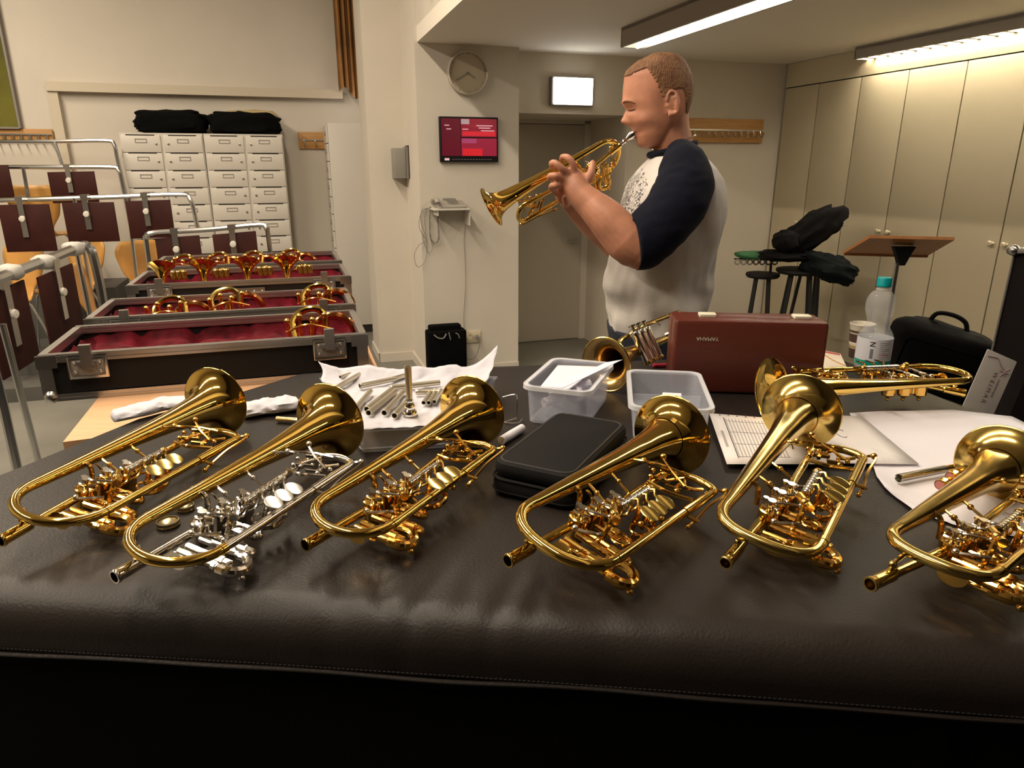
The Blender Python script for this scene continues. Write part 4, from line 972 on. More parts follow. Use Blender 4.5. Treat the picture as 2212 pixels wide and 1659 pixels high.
# round valve caps
def cap(px, py, r, label):
    p = onz(px, py, T); t = thing('valve_cap', label, 'cap', (p.x, p.y, T+.001))
    MB().lathe([(0,0),(r*.96,0),(r,.001),(r,.007),(r*.97,.009),(r*.90,.009),(r*.88,.006),(r*.5,.0035),(0,.003)], 28).build('disc', mat('dull_brass_cap', (.42,.36,.22), .3, 1), t)
    MB().lathe([(r*1.0,.003),(r*1.025,.0035),(r*1.0,.004)], 28).build('knurled_ring', GOLDW, t)
cap(364, 1137, .0165, 'round brass screw cap beside the silver trumpet bow')
cap(402, 1103, .013, 'second smaller brass cap under the gold bell tube')
# dark red case
zc = T
fl_, fr_ = onz(1447, 848, T), onz(1772, 858, T)
M, L = quadM(fl_, fr_, T)
t = thing('instrument_case', 'dark red leatherette case standing upright on the table', 'case', M=M)
hC = .205
tops = at(1447, 687, fl_.y)
hC = at(1450, 683, fl_.y+.03).z-T
MB().rbox(0, L, 0, .052, .002, hC-.002, .010, .010, 5).build('front_shell', MAROON, t)
MB().rbox(0, L, .056, .115, .002, hC-.004, .010, .010, 5).build('rear_shell', MAROON, t)
MB().box(.006, L-.006, .051, .057, .006, hC-.010).build('closing_strip', mat('pale_strip', (.35,.25,.2), .4), t)
for x in (.235*L, .86*L):
    MB().rbox(x-.020, x+.020, .040, .070, hC-.003, hC+.004, .003, .001).build('latch', mat('cream_latch', (.75,.7,.55), .35), t)
Mx = M @ Matrix.Translation((.222*L, -.0008, hC*.745)) @ Matrix.Rotation(PI/2, 4, 'X') @ Matrix.Rotation(PI, 4, 'Z')
textmesh('lettering', 'YAMAHA', .0125, mat('silver_print', (.62,.58,.5), .4), t, Mx, .0004, world=True, sx=1.0)
# papers
SHEET = mat('printed_sheet', (.78,.74,.74), .7)
def table_sheet():
    m = bpy.data.materials.new('typed_sheet'); m.use_nodes = True; nt = m.node_tree; bs = nt.nodes['Principled BSDF']; bs.inputs['Roughness'].default_value = .45
    bs.inputs['Base Color'].default_value = (.76,.72,.73,1)
    return m
z = TT+.0008
big = [onz(2030, 1105, z), onz(2330, 1130, z+.0), onz(2215, 912, z), onz(1780, 893, z)]
def bigp(u, v):
    base = [(0, (1880,985), (1835,893)), (.12, (1893,1030), (1900,889)), (.25, (1915,1060), (1990,888)), (.38, (1975,1105), (2060,886)), (.5, (2030,1125), (2110,892)), (.65, (2110,1150), (2185,900)), (.8, (2200,1160), (2215,915)), (1, (2400,1170), (2330,965))]
    lx = [interp(u, [(q[0], q[1][0]) for q in base]), interp(u, [(q[0], q[1][1]) for q in base])]
    hx = [interp(u, [(q[0], q[2][0]) for q in base]), interp(u, [(q[0], q[2][1]) for q in base])]
    p = onz(lerp(lx[0], hx[0], v), lerp(lx[1], hx[1], v), z)
    return (p.x, p.y, z+.0012*(noise.noise(Vector((p.x*18, p.y*18, 5)))+.6)+.0025*max(0, noise.noise(Vector((u*22, v*3, 1))))*(1-v))
o = MB().grid(bigp, 40, 24).build('wrapping_paper', PAPER, angle=80); md = o.modifiers.new('thick', 'SOLIDIFY'); md.thickness = .0005; md.offset = 1
tag(o, 'large white crumpled paper sheet with a ragged front edge', 'paper')
zs = z+.0065
shb = [onz(1738, 1000, zs), onz(1985, 1003, zs), onz(1862, 900, zs), onz(1700, 893, zs)]
o2_ = sheet(shb, 7, 'printed_page', 'white page with faint pencil lines, right of the upright bell', SHEET, n=6)
sha = [onz(1570, 1003, zs+.001), onz(1772, 1003, zs+.001), onz(1720, 908, zs+.001), onz(1532, 893, zs+.001)]
o1_ = sheet(sha, 8, 'printed_page', 'typed list page under the matte trumpet bell', SHEET, n=6)
def on_sheet(q, u, v, dz): 
    p = q[0].lerp(q[1], u).lerp(q[3].lerp(q[2], u), v); return Vector((p.x, p.y, p.z+dz))
def mark(q, u0, u1, v0, v1, n, m, root):
    b = MB(); P4 = [on_sheet(q, a, c, .0009) for a, c in ((u0,v0),(u1,v0),(u1,v1),(u0,v1))]; b.add(P4, [(0,1,2,3)]); o = b.build(n, m, angle=80); o.parent = root; return o
GRAYINK = mat('grey_print', (.42,.40,.42), .7)
for i in range(15):
    u = .16+.038*i
    mark(sha, u, u+.014, .12, .90, 'text_line', GRAYINK, o1_)
for i in range(4): mark(sha, .16, .72, .12+.24*i, .125+.24*i, 'rule_line', INK, o1_)
mark(sha, .145, .155, .10, .92, 'rule_line', INK, o1_)
mark(sha, .06, .09, .30, .62, 'heading', GRAYINK, o1_)
for i in range(7):
    p = on_sheet(sha, .12+.1*i, .975, .001); MB().lathe([(0,0),(.0022,0)], 10, Matrix.Translation(p)).build('punch_hole', DARK, None).parent = o1_
for i in range(9): mark(shb, .72+.02*i, .722+.02*i, .04, .30-.02*i, 'pencil_line', GRAYINK, o2_)
pp = [on_sheet(shb, .52+.05*math.cos(k*.7)*(1+.3*math.sin(k*2)), .62+.05*math.sin(k*.7)-.012*k, .0012) for k in range(10)]
MB().tube(pp, .0005, 4, 4).build('scribble', INK, None).parent = o2_
# loose leadpipe with nickel end, and jewelled caps behind the last trumpet
a3, c3 = onz(1940, 1033, T+.016), onz(2100, 1002, T+.016); m3 = a3.lerp(c3, .62)
t = thing('leadpipe', 'loose leadpipe with a nickel end lying on the white paper', 'pipe', (a3.x, a3.y, T+.004))
d_ = (c3-a3).normalized(); Mq = Matrix.Translation(a3) @ d_.to_track_quat('Z', 'Y').to_matrix().to_4x4(); L_ = (m3-a3).length; L2 = (c3-a3).length
MB(Mq).lathe([(.0068,0),(.0074,.001),(.0074,.004),(.0070,.005),(.0070,L_),(.0056,L_),(.0056,.002),(.0068,0)], 18).build('nickel_sleeve', mat('grey_nickel', (.42,.40,.36), .2, 1), t, world=True)
MB(Mq).lathe([(.0056,.02),(.0001,.021)], 18).build('bore', DARK, t, world=True)
MB(Mq).lathe([(.0062,L_-.002),(.0060,L2+.10),(0,L2+.10)], 18).build('brass_tube', GOLDR, t, world=True)
PINK = mat('rose_jewel', (.42,.15,.12), .3)
for k, (px, py) in enumerate(((2030, 1047), (2053, 1030))):
    p = onz(px, py, T+.022); q = onz(px+48, py-14, T+.018); d_ = (q-p).normalized(); Mq = Matrix.Translation(p) @ d_.to_track_quat('Z', 'Y').to_matrix().to_4x4()
    t = thing('finger_button', ('rose tipped brass valve button nearer the viewer', 'rose tipped brass valve button behind its twin')[k], 'button', (p.x, p.y, T+.01))
    MB(Mq).lathe([(0,-.001),(.0075,-.001),(.0078,.0)], 16).build('jewel', PINK, t, world=True)
    MB(Mq).lathe([(.0078,-.002),(.0088,-.0005),(.0088,.003),(.006,.006),(.005,.010),(.0095,.014),(.0095,.026),(.006,.03),(.006,.045),(0,.045)], 18).build('brass_stem', GOLDK, t, world=True)
# booklet, cup, bottle
b3 = [onz(1772, 793, T+.012), onz(1834, 797, T+.012), onz(1822, 765, T+.012), onz(1770, 758, T+.012)]
zb_ = T+.006
q4 = [onz(1775, 797, zb_), onz(1830, 799, zb_), onz(1815, 767, zb_), onz(1772, 758, zb_)]
t = thing('booklet', 'cream brochure with a red heading beside the paper cup', 'booklet', (q4[0].x, q4[0].y, T+.001))
b = MB(); b.prism([(p.x, p.y) for p in q4], T+.002, T+.010); b.build('pages', mat('cream_brochure', (.78,.66,.52), .5, col2=(.8,.72,.62), vscale=12), t, world=True)
b = MB(); b.prism([(on_sheet(q4, u, v, 0).x, on_sheet(q4, u, v, 0).y) for u, v in ((.05,.86),(.95,.86),(.95,.96),(.05,.96))], T+.010, T+.0106); b.build('red_heading', mat('red_print', (.5,.04,.05), .5), t, world=True)
b = MB(); b.tube([on_sheet(q4, .1, .75, .005), on_sheet(q4, .5, .45, .005), on_sheet(q4, .95, .15, .005)], .0016, 5, 4); b.build('gold_figure', mat('ochre_print', (.5,.28,.08), .5), t, world=True)
pb = onz(1853, 772, T)
t = thing('paper_cup', 'striped brown and cream paper cup behind the bottle', 'cup', (pb.x, pb.y, T+.001))
cp = lambda z_: .024+.009*z_/.095
def band(n_, z0_, z1_, m, o_=.0): MB().lathe([(cp(z0_)+o_, z0_), (cp(z1_)+o_, z1_)], 32).build(n_, m, t)
CUPB = mat('cup_brown', (.07,.04,.03), .5); CUPC = mat('cup_cream', (.72,.66,.56), .5)
MB().lathe([(0,.002),(cp(0),0),(cp(.095),.095),(cp(.095)+.0016,.097),(cp(.095)+.0005,.099),(cp(.09)-.002,.09),(cp(.01)-.002,.01),(0,.008)], 32).build('cup_wall', CUPC, t)
for z0_, z1_, m in ((.0,.028,CUPB),(.030,.036,mat('cup_ochre',(.35,.25,.08),.5)),(.040,.046,CUPC),(.046,.070,CUPB),(.074,.080,CUPB)): band('stripe', z0_, z1_, m, .0006)
pb = onz(1880, 800, T)
t = thing('water_bottle', 'clear plastic water bottle with a turquoise cap', 'bottle', (pb.x, pb.y, T+.001))
sB = .245/.245
prof = [(0,.006),(.020,.003),(.034,.0),(.0415,.006),(.0425,.02),(.0425,.088),(.0420,.096),(.0385,.104),(.0345,.111),(.0295,.119),(.0272,.126),(.0268,.134),(.0290,.143),(.0325,.152),(.0350,.163),(.0362,.176),(.0350,.189),(.0310,.200),(.0240,.209),(.0165,.215),(.0138,.218),(.0135,.226)]
b = MB(); rings = []
for r_, z_ in prof:
    ring = []
    for j in range(40):
        a_ = 2*PI*j/40; k_ = 1
        if .100 < z_ < .205: k_ = 1-.06*max(0, math.sin(5*a_+z_*60))
        ring.append((r_*k_*math.cos(a_), r_*k_*math.sin(a_), z_))
    rings.append(ring)
b.rings(rings, False).build('bottle_wall', CLEAR, t, angle=60)
MB().lathe([(.0430,.026),(.0432,.028),(.0432,.090),(.0430,.092)], 40).build('paper_label', mat('bottle_label', (.60,.60,.66), .4), t)
MB().lathe([(.0434,.020),(.0434,.034)], 40).build('green_band', mat('sea_green_print', (.0,.28,.22), .4), t)
b = MB()
for i in range(26): b.box(.0434*math.sin(-.9), .0434*math.sin(-.9)+.001, -.0434*math.cos(-.9)-.0006, -.0434*math.cos(-.9), 0, 0) if False else None
for i in range(14):
    a_ = -2.25+.0; z_ = .042+.0018*i
    w_ = .0007 if i % 3 else .0013
    ps = [(.0436*math.cos(a_+k*.06), .0436*math.sin(a_+k*.06), z_) for k in range(4)]
    b.add(ps+[(x, y, z_+w_) for x, y, _ in ps], [(k, k+1, k+5, k+4) for k in range(3)])
o = b.build('striped_mark', INK, t); 
for i in range(9):
    b = MB(); a0 = -1.75; z_ = .042+.0052*i; n_ = 8 if i % 3 else 5
    ps = [(.0436*math.cos(a0+k*.09), .0436*math.sin(a0+k*.09), z_) for k in range(n_)]
    b.add(ps+[(x, y, z_+.0014) for x, y, _ in ps], [(k, k+1, k+n_+1, k+n_) for k in range(n_-1)]); b.build('text_line', GRAYINK if i != 2 else mat('red_label_print', (.5,.05,.05), .5), t)
textmesh('lettering', 'N', .018, INK, t, Matrix.Rotation(-.60, 4, 'Z') @ Matrix.Translation((0, -.0436, .080)) @ Matrix.Rotation(PI/2, 4, 'X') @ Matrix.Rotation(-PI/2, 4, 'Z'), .0003)
MB().lathe([(.0165,.224),(.0175,.226),(.0175,.229),(.0172,.230),(.0172,.245),(.0160,.2475),(0,.248)], 30).build('screw_cap', TEAL, t)
MB().lathe([(.0150,.216),(.0185,.217),(.0185,.219),(.0150,.220)], 24).build('neck_ring', CLEAR, t)
# piston trumpet with open bell facing the viewer
def piston(M, label):
    t = thing('piston_trumpet', label, 'trumpet', M=M)
    YX = Matrix.Rotation(-PI/2, 4, 'X')
    prof = bell_prof(.36, .066)
    OB = mat('aged_brass', (.62,.42,.16), .24, 1, var=.12, vscale=20); IN = OB
    MB().lathe(prof+[(.0668,.3612),(.066,.3624),(.0644,.3612)]+[(max(r-.0012,.004), y) for r, y in reversed(prof)], 48, YX).build('bell', OB, t, angle=50)
    MB().lathe([(.0660,.3585),(.0682,.3605),(.0682,.3625),(.0660,.364)], 48, YX).build('bell_rim', GOLDW, t)
    MB().tube([(0,.01,0),(0,-.06,.001),(0,-.085,.012),(0,-.092,.028),(0,-.085,.044),(0,-.06,.055),(.0,.0,.055)], .0066, 12, 5).build('bow', OB, t)
    MB().tube([(0,0,.055),(0,.14,.055),(.01,.165,.052),(.02,.18,.045)], .0058, 10, 3).build('leadpipe', OB, t)
    MB().tube([(.03,-.10,.0),(.03,.1,.0),(.03,.20,.0),(.03,.235,.012),(.03,.235,.03),(.03,.20,.045),(.03,.10,.045)], .0062, 10, 5).build('tuning_slide', GOLDW, t)
    for k in range(3):
        y = .175+.028*k
        o = MB().lathe([(0,-.045),(.004,-.046),(.005,-.042),(.009,-.040),(.0115,-.036),(.0115,.035),(.0135,.036),(.0135,.044),(.0125,.046),(.006,.048)], 20, Matrix.Translation((-.028, y, 0))).build('valve_casing', SILV, t)
        MB().lathe([(.0040,.046),(.0040,.060),(.0100,.061),(.0100,.065),(0,.065)], 16, Matrix.Translation((-.028, y, 0))).build('valve_button', SILV, o)
        MB().lathe([(.012,-.041),(.0138,-.040),(.0138,-.034),(.0118,-.033)], 18, Matrix.Translation((-.028, y, 0))).build('bottom_cap', GOLDW, o)
    b = MB(); b.tube([(-.03,.10,.01),(-.06,.09,.01),(-.066,.08,.01),(-.06,.07,.01),(-.03,.07,.01)], .005, 8, 4); b.build('valve_slide', GOLDW, t)
    b = MB(); b.tube([(0,-.03,.0),(0,-.03,.055)], .002, 6); b.build('brace', GOLDW, t)
    b = MB(); b.tube([(0,.05,.005),(-.02,.05,.02)], .002, 6); b.tube([(0,.07,.055),(-.02,.09,.04)], .002, 6); b.build('hook', SILV, t)
    return t
pc = onz(1310, 787, T+.068)
ybell = Vector((-.36, -.93, -.03)).normalized()   # towards the viewer, slightly left
rot = Matrix.Rotation(-math.radians(-158), 4, 'Z')
Mp = Matrix.Translation(pc) @ Matrix.Rotation(math.radians(141), 4, 'Z') @ Matrix.Rotation(math.radians(-1), 4, 'X') @ Matrix.Rotation(math.radians(30), 4, 'Y') @ Matrix.Translation((0, -.36, 0))
piston(Mp, 'aged brass piston trumpet with its open bell facing the camera')
# ---------------------------------------------------------------- right side of the room
# music stand
t = thing('music_stand', 'wooden-topped music stand before the cream wardrobes', 'music stand', at(1925, 545, 3.3)*1)
Y0 = 3.3
c4 = [at(1822, 542, Y0+.12), at(2003, 547, Y0+.10), at(2062, 512, Y0-.13), at(1878, 508, Y0-.11)]
n4 = (c4[1]-c4[0]).cross(c4[3]-c4[0]).normalized()*.014
b = MB(); b.rings([[c for c in c4], [c+n4 for c in c4]], True); b.build('desk', WOODS, t, world=True)
b = MB(); b.tube([c4[0]+n4, c4[1]+n4], .009, 6); b.build('front_lip', WOODS, t, world=True)
pm = (c4[0]+c4[1]+c4[2]+c4[3])/4
b = MB(Matrix.Translation(pm+Vector((-.0, -.055, -.005)))); b.rings([[(-.05,-.01,.0),(.05,-.01,.0),(.05,.02,.0),(-.05,.02,.0)],[(-.035,-.01,-.03),(.035,-.01,-.03),(.035,.02,-.03),(-.035,.02,-.03)],[(-.012,-.01,-.085),(.012,-.01,-.085),(.012,.02,-.085),(-.012,.02,-.085)]], True); b.build('tilt_bracket', BLACKSAT, t, world=True)
MB().cyl(pm+Vector((-.02,-.055,-.08)), Vector((pm.x-.02, pm.y-.055, .25)), .011, 10).build('pole', STEEL, t, world=True)
MB().cyl(Vector((pm.x-.02, pm.y-.055, .75)), Vector((pm.x-.02, pm.y-.055, .12)), .015, 10).build('lower_pole', BLACKSAT, t, world=True)
for k in range(3):
    a_ = k*2*PI/3+.4; MB().tube([(pm.x-.02, pm.y-.055, .22), (pm.x-.02+.18*math.cos(a_), pm.y-.055+.18*math.sin(a_), .16), (pm.x-.02+.27*math.cos(a_), pm.y-.055+.27*math.sin(a_), .0)], .009, 8, 3).build('leg', BLACKSAT, t, world=True)
# folding stools with coats and bag
BLKT = mat('black_steel', (.02,.018,.017), .45)
def seatstool(cx, cy, zs_, r, label, legs, foot=True):
    t = thing('stool', label, 'stool', (cx, cy, 0))
    MB(Matrix.Translation((cx, cy, 0))).lathe([(0,zs_-.03),(r*.9,zs_-.03),(r,zs_-.015),(r*.97,zs_),(0,zs_)], 26).build('seat', BLACKSAT, t, world=True)
    for k in range(legs):
        a_ = .5+2*PI*k/legs; MB().tube([(cx+r*.5*math.cos(a_), cy+r*.5*math.sin(a_), zs_-.03), (cx+r*1.12*math.cos(a_), cy+r*1.12*math.sin(a_), 0)], .014, 8).build('leg', BLKT, t, world=True)
    MB(Matrix.Translation((cx, cy, zs_*.45))).torus((0,0,0), r*.95, .010, 24, 6).build('foot_ring', BLKT, t, world=True)
    return t
p = at(1648, 590, 5.05); s1 = seatstool(p.x, p.y, p.z, .12, 'black stool with splayed legs, left of the coat pile', 4)
p = at(1725, 575, 4.95); s2 = seatstool(p.x+.02, p.y, p.z-.02, .17, 'black stool under the dark jackets', 4)
p = at(1800, 590, 5.0); s3 = seatstool(p.x-.06, p.y+.22, p.z-.0, .15, 'black stool with long legs, right of the coat pile', 3)
JK = mat('dark_jacket', (.006,.008,.009), .85, spec=.15, bump=.5, bscale=18); JK2 = mat('black_backpack', (.004,.003,.0035), .8, spec=.15, bump=.5, bscale=22)
def px_blob(px, py, Y, rx, ry, rz, name, label, cat, m, seed, pw=.7, amp=.2, rz_=0, tilt=0, dz=0, sc_=4):
    c = at(px, py, Y); M = Matrix.Translation(c) @ Matrix.Rotation(rz_, 4, 'Z') @ Matrix.Rotation(tilt, 4, 'Y')
    o = blob((0,0,0), (rx, ry, rz), 30, 20, amp, sc_, seed, pw, M).build(name, m, angle=70); return tag(o, label, cat)
px_blob(1700, 552, 4.95, .20, .15, .035, 'folded_coat', 'black coat spread flat on the stools under the backpack', 'coat', JK2, 2)
px_blob(1790, 578, 4.85, .20, .14, .085, 'jacket', 'dark grey jacket drooping off the right of the stools', 'jacket', JK, 7, .8, .35, 0, .35)
px_blob(1752, 500, 4.95, .235, .12, .10, 'backpack', 'black backpack leaning up on the coat pile', 'backpack', JK2, 11, .75, .25, 0, -.62)
px_blob(1698, 522, 4.90, .085, .09, .075, 'hat', 'round black bundle at the left of the backpack', 'bundle', JK2, 14, .85, .2)
px_blob(1640, 551, 5.08, .165, .13, .024, 'cushion', 'green cushion poking out left of the coat pile', 'cushion', mat('green_cushion', (.03,.12,.045), .8, bump=.2, bscale=60), 17, .7, .08)
c = at(1620, 566, 5.05); t = thing('folding_seat', 'pale slatted folding seat under the green cushion', 'seat', (c.x+.05, c.y, c.z-.02))
for k in range(7): MB(Matrix.Translation((c.x-.09+.045*k, c.y, c.z))).torus((0,0,0), .018, .006, 12, 6, ax='y').build('seat_ring', mat('pale_cane', (.35,.31,.26), .5), t, world=True)
MB().tube([(c.x-.11, c.y+.02, c.z+.02), (c.x+.22, c.y+.02, c.z+.02)], .006, 6).build('seat_bar', BLKT, t, world=True)
MB().tube([(c.x+.16, c.y+.02, c.z+.02), (c.x+.20, c.y+.05, 0)], .009, 6).build('leg', BLKT, t, world=True)
# black shoulder bag near the wardrobe
t = thing('gig_bag', 'black padded instrument bag with a top handle, right of the bottle', 'bag', at(2000, 750, 3.0))
MB(Matrix.Identity(4))
c = at(2012, 762, 3.0)
Mb = Matrix.Translation((c.x+.02, c.y, c.z)) @ Matrix.Rotation(-.5, 4, 'Z') @ Matrix.Rotation(.22, 4, 'Y') @ Matrix.Scale(1.08, 4)
t.matrix_world = Mb; ROOTM[t.name] = Mb
blob((0,0,-.02), (.20,.10,.14), 34, 18, .06, 4, 3, .45).build('bag_body', JK2, t, angle=60)
MB().rbox(-.13, .17, -.125, -.09, -.14, .05, .03, .012, 5).build('front_pocket', BLACKFAB, t)
MB().tube([(-.07,0,.115),(-.055,0,.155),(0,0,.165),(.05,0,.15),(.07,0,.11)], .009, 8, 5).build('handle', JK2, t)
MB().tube([(.10,-.06,.10),(.17,-.07,.09),(.21,-.07,.03),(.20,-.07,-.08)], .008, 8, 5).build('strap', JK2, t)
# a low bench that carries the bag
t = thing('bench', 'black low bench hidden behind the table, carrying the gig bag', 'bench', (c.x, c.y, 0))
MB(Matrix.Translation((c.x+.06, c.y+.02, 0))).box(-.25, .22, -.12, .12, c.z-.26, c.z-.215).build('top', BLACKSAT, t, world=True)
for sx in (-.27, .10):
    for sy in (-.10, .10): MB(Matrix.Translation((c.x+.06+sx, c.y+.02+sy, 0))).box(-.015, .015, -.015, .015, 0, c.z-.26).build('leg', BLKT, t, world=True)
# black flight case leaning at the right edge, with steel edge and placard
Yc = 2.5
q = [at(2105, 930, Yc), at(2300, 960, Yc-.2), at(2330, 548, Yc-.15), at(2192, 549, Yc+.05)]
t = thing('tall_case', 'tall black case leaning at the right edge of the picture', 'case', (q[0].x+.1, q[0].y, 0))
off = Vector((.12, .17, 0))
bot = [q[0]+(q[0]-q[3])*1.05, q[1]+(q[1]-q[2])*1.05]
for p_ in bot: p_.z = max(p_.z, .0)
k_ = (q[0].z)/(q[3].z-q[0].z); b0 = q[0]+(q[0]-q[3])*k_; k_ = (q[1].z)/(q[2].z-q[1].z); b1 = q[1]+(q[1]-q[2])*k_
b = MB(); b.rings([[b0, b1, b1+off, b0+off], [q[3], q[2], q[2]+off, q[3]+off]], True); b.build('case_body', mat('black_case_board', (.007,.004,.0045), .6, spec=.2), t, world=True)
b = MB(); b.tube([q[3]+Vector((-.012,-.004,.012)), q[2]+Vector((0,-.004,.012))], .012, 8); b.tube([q[3]+off*.5+Vector((-.02,0,.012)), q[3]+Vector((-.02,-.004,.012))], .014, 8); b.build('top_profile', CHROME, t, world=True)
b = MB(); b.tube([b0+Vector((-.004,-.002,0)), q[3]+Vector((-.004,-.002,0))], .004, 6); b.build('edge_profile', GREYP, t, world=True)
MB().ell(tuple(q[3]+Vector((-.012,-.01,.015))), .020, 12, 8).build('ball_corner', STEEL, t, world=True)
# placard on a stand of its own, leaning on the case
Yp = 2.30
P4 = [at(2100, 850, Yp-.04), at(2157, 885, Yp-.04), at(2192, 769, Yp), at(2132, 753, Yp)]
xa = ((P4[1]-P4[0]) + (P4[2]-P4[3])).normalized(); ya = ((P4[3]-P4[0])+(P4[2]-P4[1])); ya = (ya-xa*ya.dot(xa)).normalized(); na = xa.cross(ya)
ctr = sum(P4, Vector())/4; Mpl = Matrix((( xa.x, ya.x, na.x, ctr.x), (xa.y, ya.y, na.y, ctr.y), (xa.z, ya.z, na.z, ctr.z), (0,0,0,1)))
wP = (P4[1]-P4[0]).length; hP = (P4[3]-P4[0]).length
t = thing('placard', 'grey-white lettered placard leaning on the tall black case', 'sign', M=Mpl)
PLC = mat('placard_board', (.42,.38,.35), .5)
MB().rbox(-wP/2, wP/2, -hP/2-.10, hP/2, -.004, .0, .004, .001).build('board', PLC, t)
PK = mat('faded_violet_print', (.22,.13,.16), .6)
textmesh('lettering', 'W E I M A R', hP*.135, PK, t, Matrix.Translation((.002, -hP*.235, .001)) @ Matrix.Rotation(-PI/2, 4, 'Z'), .0004)
textmesh('lettering', 'HOCHSCHULE', hP*.062, PK, t, Matrix.Translation((wP*.20, -hP*.20, .001)) @ Matrix.Rotation(-PI/2, 4, 'Z'), .0003)
PK2 = mat('pale_pink_print', (.36,.24,.25), .6)
b = MB(); b.tube([(-wP*.42, hP*.36, .0006), (-wP*.1, hP*.40, .0006), (wP*.05, hP*.30, .0006), (wP*.25, hP*.22, .0006), (wP*.38, hP*.30, .0006)], .0022, 5, 5)
for k in range(6):
    a_ = k*1.05; b.tube([(wP*.27, hP*.18, .0006), (wP*(.27+.17*math.cos(a_)), hP*(.18+.12*math.sin(a_)), .0006)], [.0036, .0008], 5)
b.build('floral_emblem', PK2, t)
wd = at(2160, 930, Yp-.02)
# black bag at the pier
(u0, z1), (u1, z0) = on_pier(918, 705, .10), on_pier(1006, 795, .10)
t = thing('shoulder_bag', 'black cloth bag standing on the floor against the white pier', 'bag', UV((u0+u1)/2, 5.05, 0), TH)
MB(ROOM).rbox(u0+.005, u1-.002, 4.99, 5.12, .004, z1-.035, .02, .012, 4).build('bag_body', BLACKFAB, t, world=True)
MB(ROOM).rbox(u0+.03, u1-.03, 5.04, 5.13, z1-.06, z1, .02, .012, 4).build('flap', BLACKFAB, t, world=True)
b = MB(ROOM); b.tube([(u0+.05, 4.985, z1-.05), (u0+.08, 4.975, z1-.075), (u0+.12, 4.975, z1-.08), (u0+.145, 4.985, z1-.05)], .005, 6, 4); b.tube([(u0+.165,4.985,z1-.04),(u0+.172,4.98,z1-.08),(u0+.178,4.985,z1-.10)], .004, 6, 3); b.tube([(u0+.215,4.985,z1-.05),(u0+.235,4.98,z1-.06),(u0+.245,4.98,z1-.09)], .004, 6, 3); b.build('strap', GREYP, t, world=True)
b = MB(ROOM); zz_ = lerp(z0, z1, .085)
b.torus((u0+.115, 4.988, zz_), .016, .0016, 14, 5, ax='y'); 
b.tube([(u0+.135, 4.988, zz_-.01), (u0+.15, 4.988, zz_+.01), (u0+.165, 4.988, zz_-.008), (u0+.18, 4.988, zz_+.008), (u0+.2, 4.988, zz_-.006), (u0+.215, 4.988, zz_+.01), (u0+.235, 4.988, zz_-.004), (u0+.26, 4.988, zz_+.004), (u0+.285, 4.988, zz_)], .0014, 5, 4); b.build('script_mark', mat('silver_script', (.30,.28,.27), .5), t, world=True)
# ---------------------------------------------------------------- the player (profile, facing left)
YM = 2.22
def q(px, py, y=YM): return at(px, py, y)
def remeshed(b, name, m, parent, vox, sm=2, label=None, world=True, fn=None):
    o = b.build(name+'_tmp', None, None)
    md = o.modifiers.new('r', 'REMESH'); md.mode = 'VOXEL'; md.voxel_size = vox; md.use_smooth_shade = True
    if sm: m2 = o.modifiers.new('s', 'SMOOTH'); m2.iterations = sm; m2.factor = .5
    bpy.context.view_layer.update()
    me = bpy.data.meshes.new_from_object(o.evaluated_get(bpy.context.evaluated_depsgraph_get()))
    bpy.data.objects.remove(o)
    if fn: fn(me)
    if parent is not None: me.transform(ROOTM[parent.name].inverted())
    me.materials.clear(); me.name = name
    for mm in (m if isinstance(m, list) else [m]): me.materials.append(mm)
    me.polygons.foreach_set('use_smooth', [True]*len(me.polygons))
    n = bpy.data.objects.new(name, me); C.objects.link(n)
    if parent is not None: n.parent = parent
    if label: n['label'] = label
    return n
def limb(b, pts, rad, n=20, k=5):
    pts = [Vector(p) for p in pts]; b.tube(pts, rad, n, k); b.ell(tuple(pts[0]), rad[0]*.985, 16, 12); b.ell(tuple(pts[-1]), rad[-1]*.985, 16, 12)
HEADT = [ # py, front px, back px, half width
 (114.5,1424,1434,.012),(117,1410,1449,.034),(122,1400,1464,.050),(131,1380,1475,.062),(142,1365,1482,.070),(152,1355,1487,.0745),(165,1349,1492,.0775),(187,1346.5,1495,.079),(205,1345.5,1494,.0785),(220,1345,1491,.077),(230,1346.5,1488,.0755),(240,1350.5,1485,.074),(252,1352.5,1480,.0725),(265,1357,1471,.070),(276,1365,1461,.066),(285,1371.5,1452,.062),(296,1374,1444,.056),(306,1376,1436,.049),(315,1379,1425,.039),(320.5,1388,1412,.022)]
def headp(py, th, off=0):
    f = interp(py, [(a, b_) for a, b_, c, d in HEADT]); bk = interp(py, [(a, c) for a, b_, c, d in HEADT]); hw = interp(py, [(a, d) for a, b_, c, d in HEADT])
    pf, pb = q(f, py), q(bk, py); cx = (pf.x+pb.x)/2; hx = (pb.x-pf.x)/2+off; hw += off
    cth, sth = math.cos(th), math.sin(th)           # th=pi : front (-x)
    e = 2.35; ex = math.copysign(abs(cth)**(2/e), cth); ey = math.copysign(abs(sth)**(2/e), sth)
    narrow = 1.0
    if cth < 0: narrow = 1-.20*abs(cth)**1.5
    p = Vector((cx+hx*ex, YM+hw*ey*narrow, (pf.z+pb.z)/2))
    return p
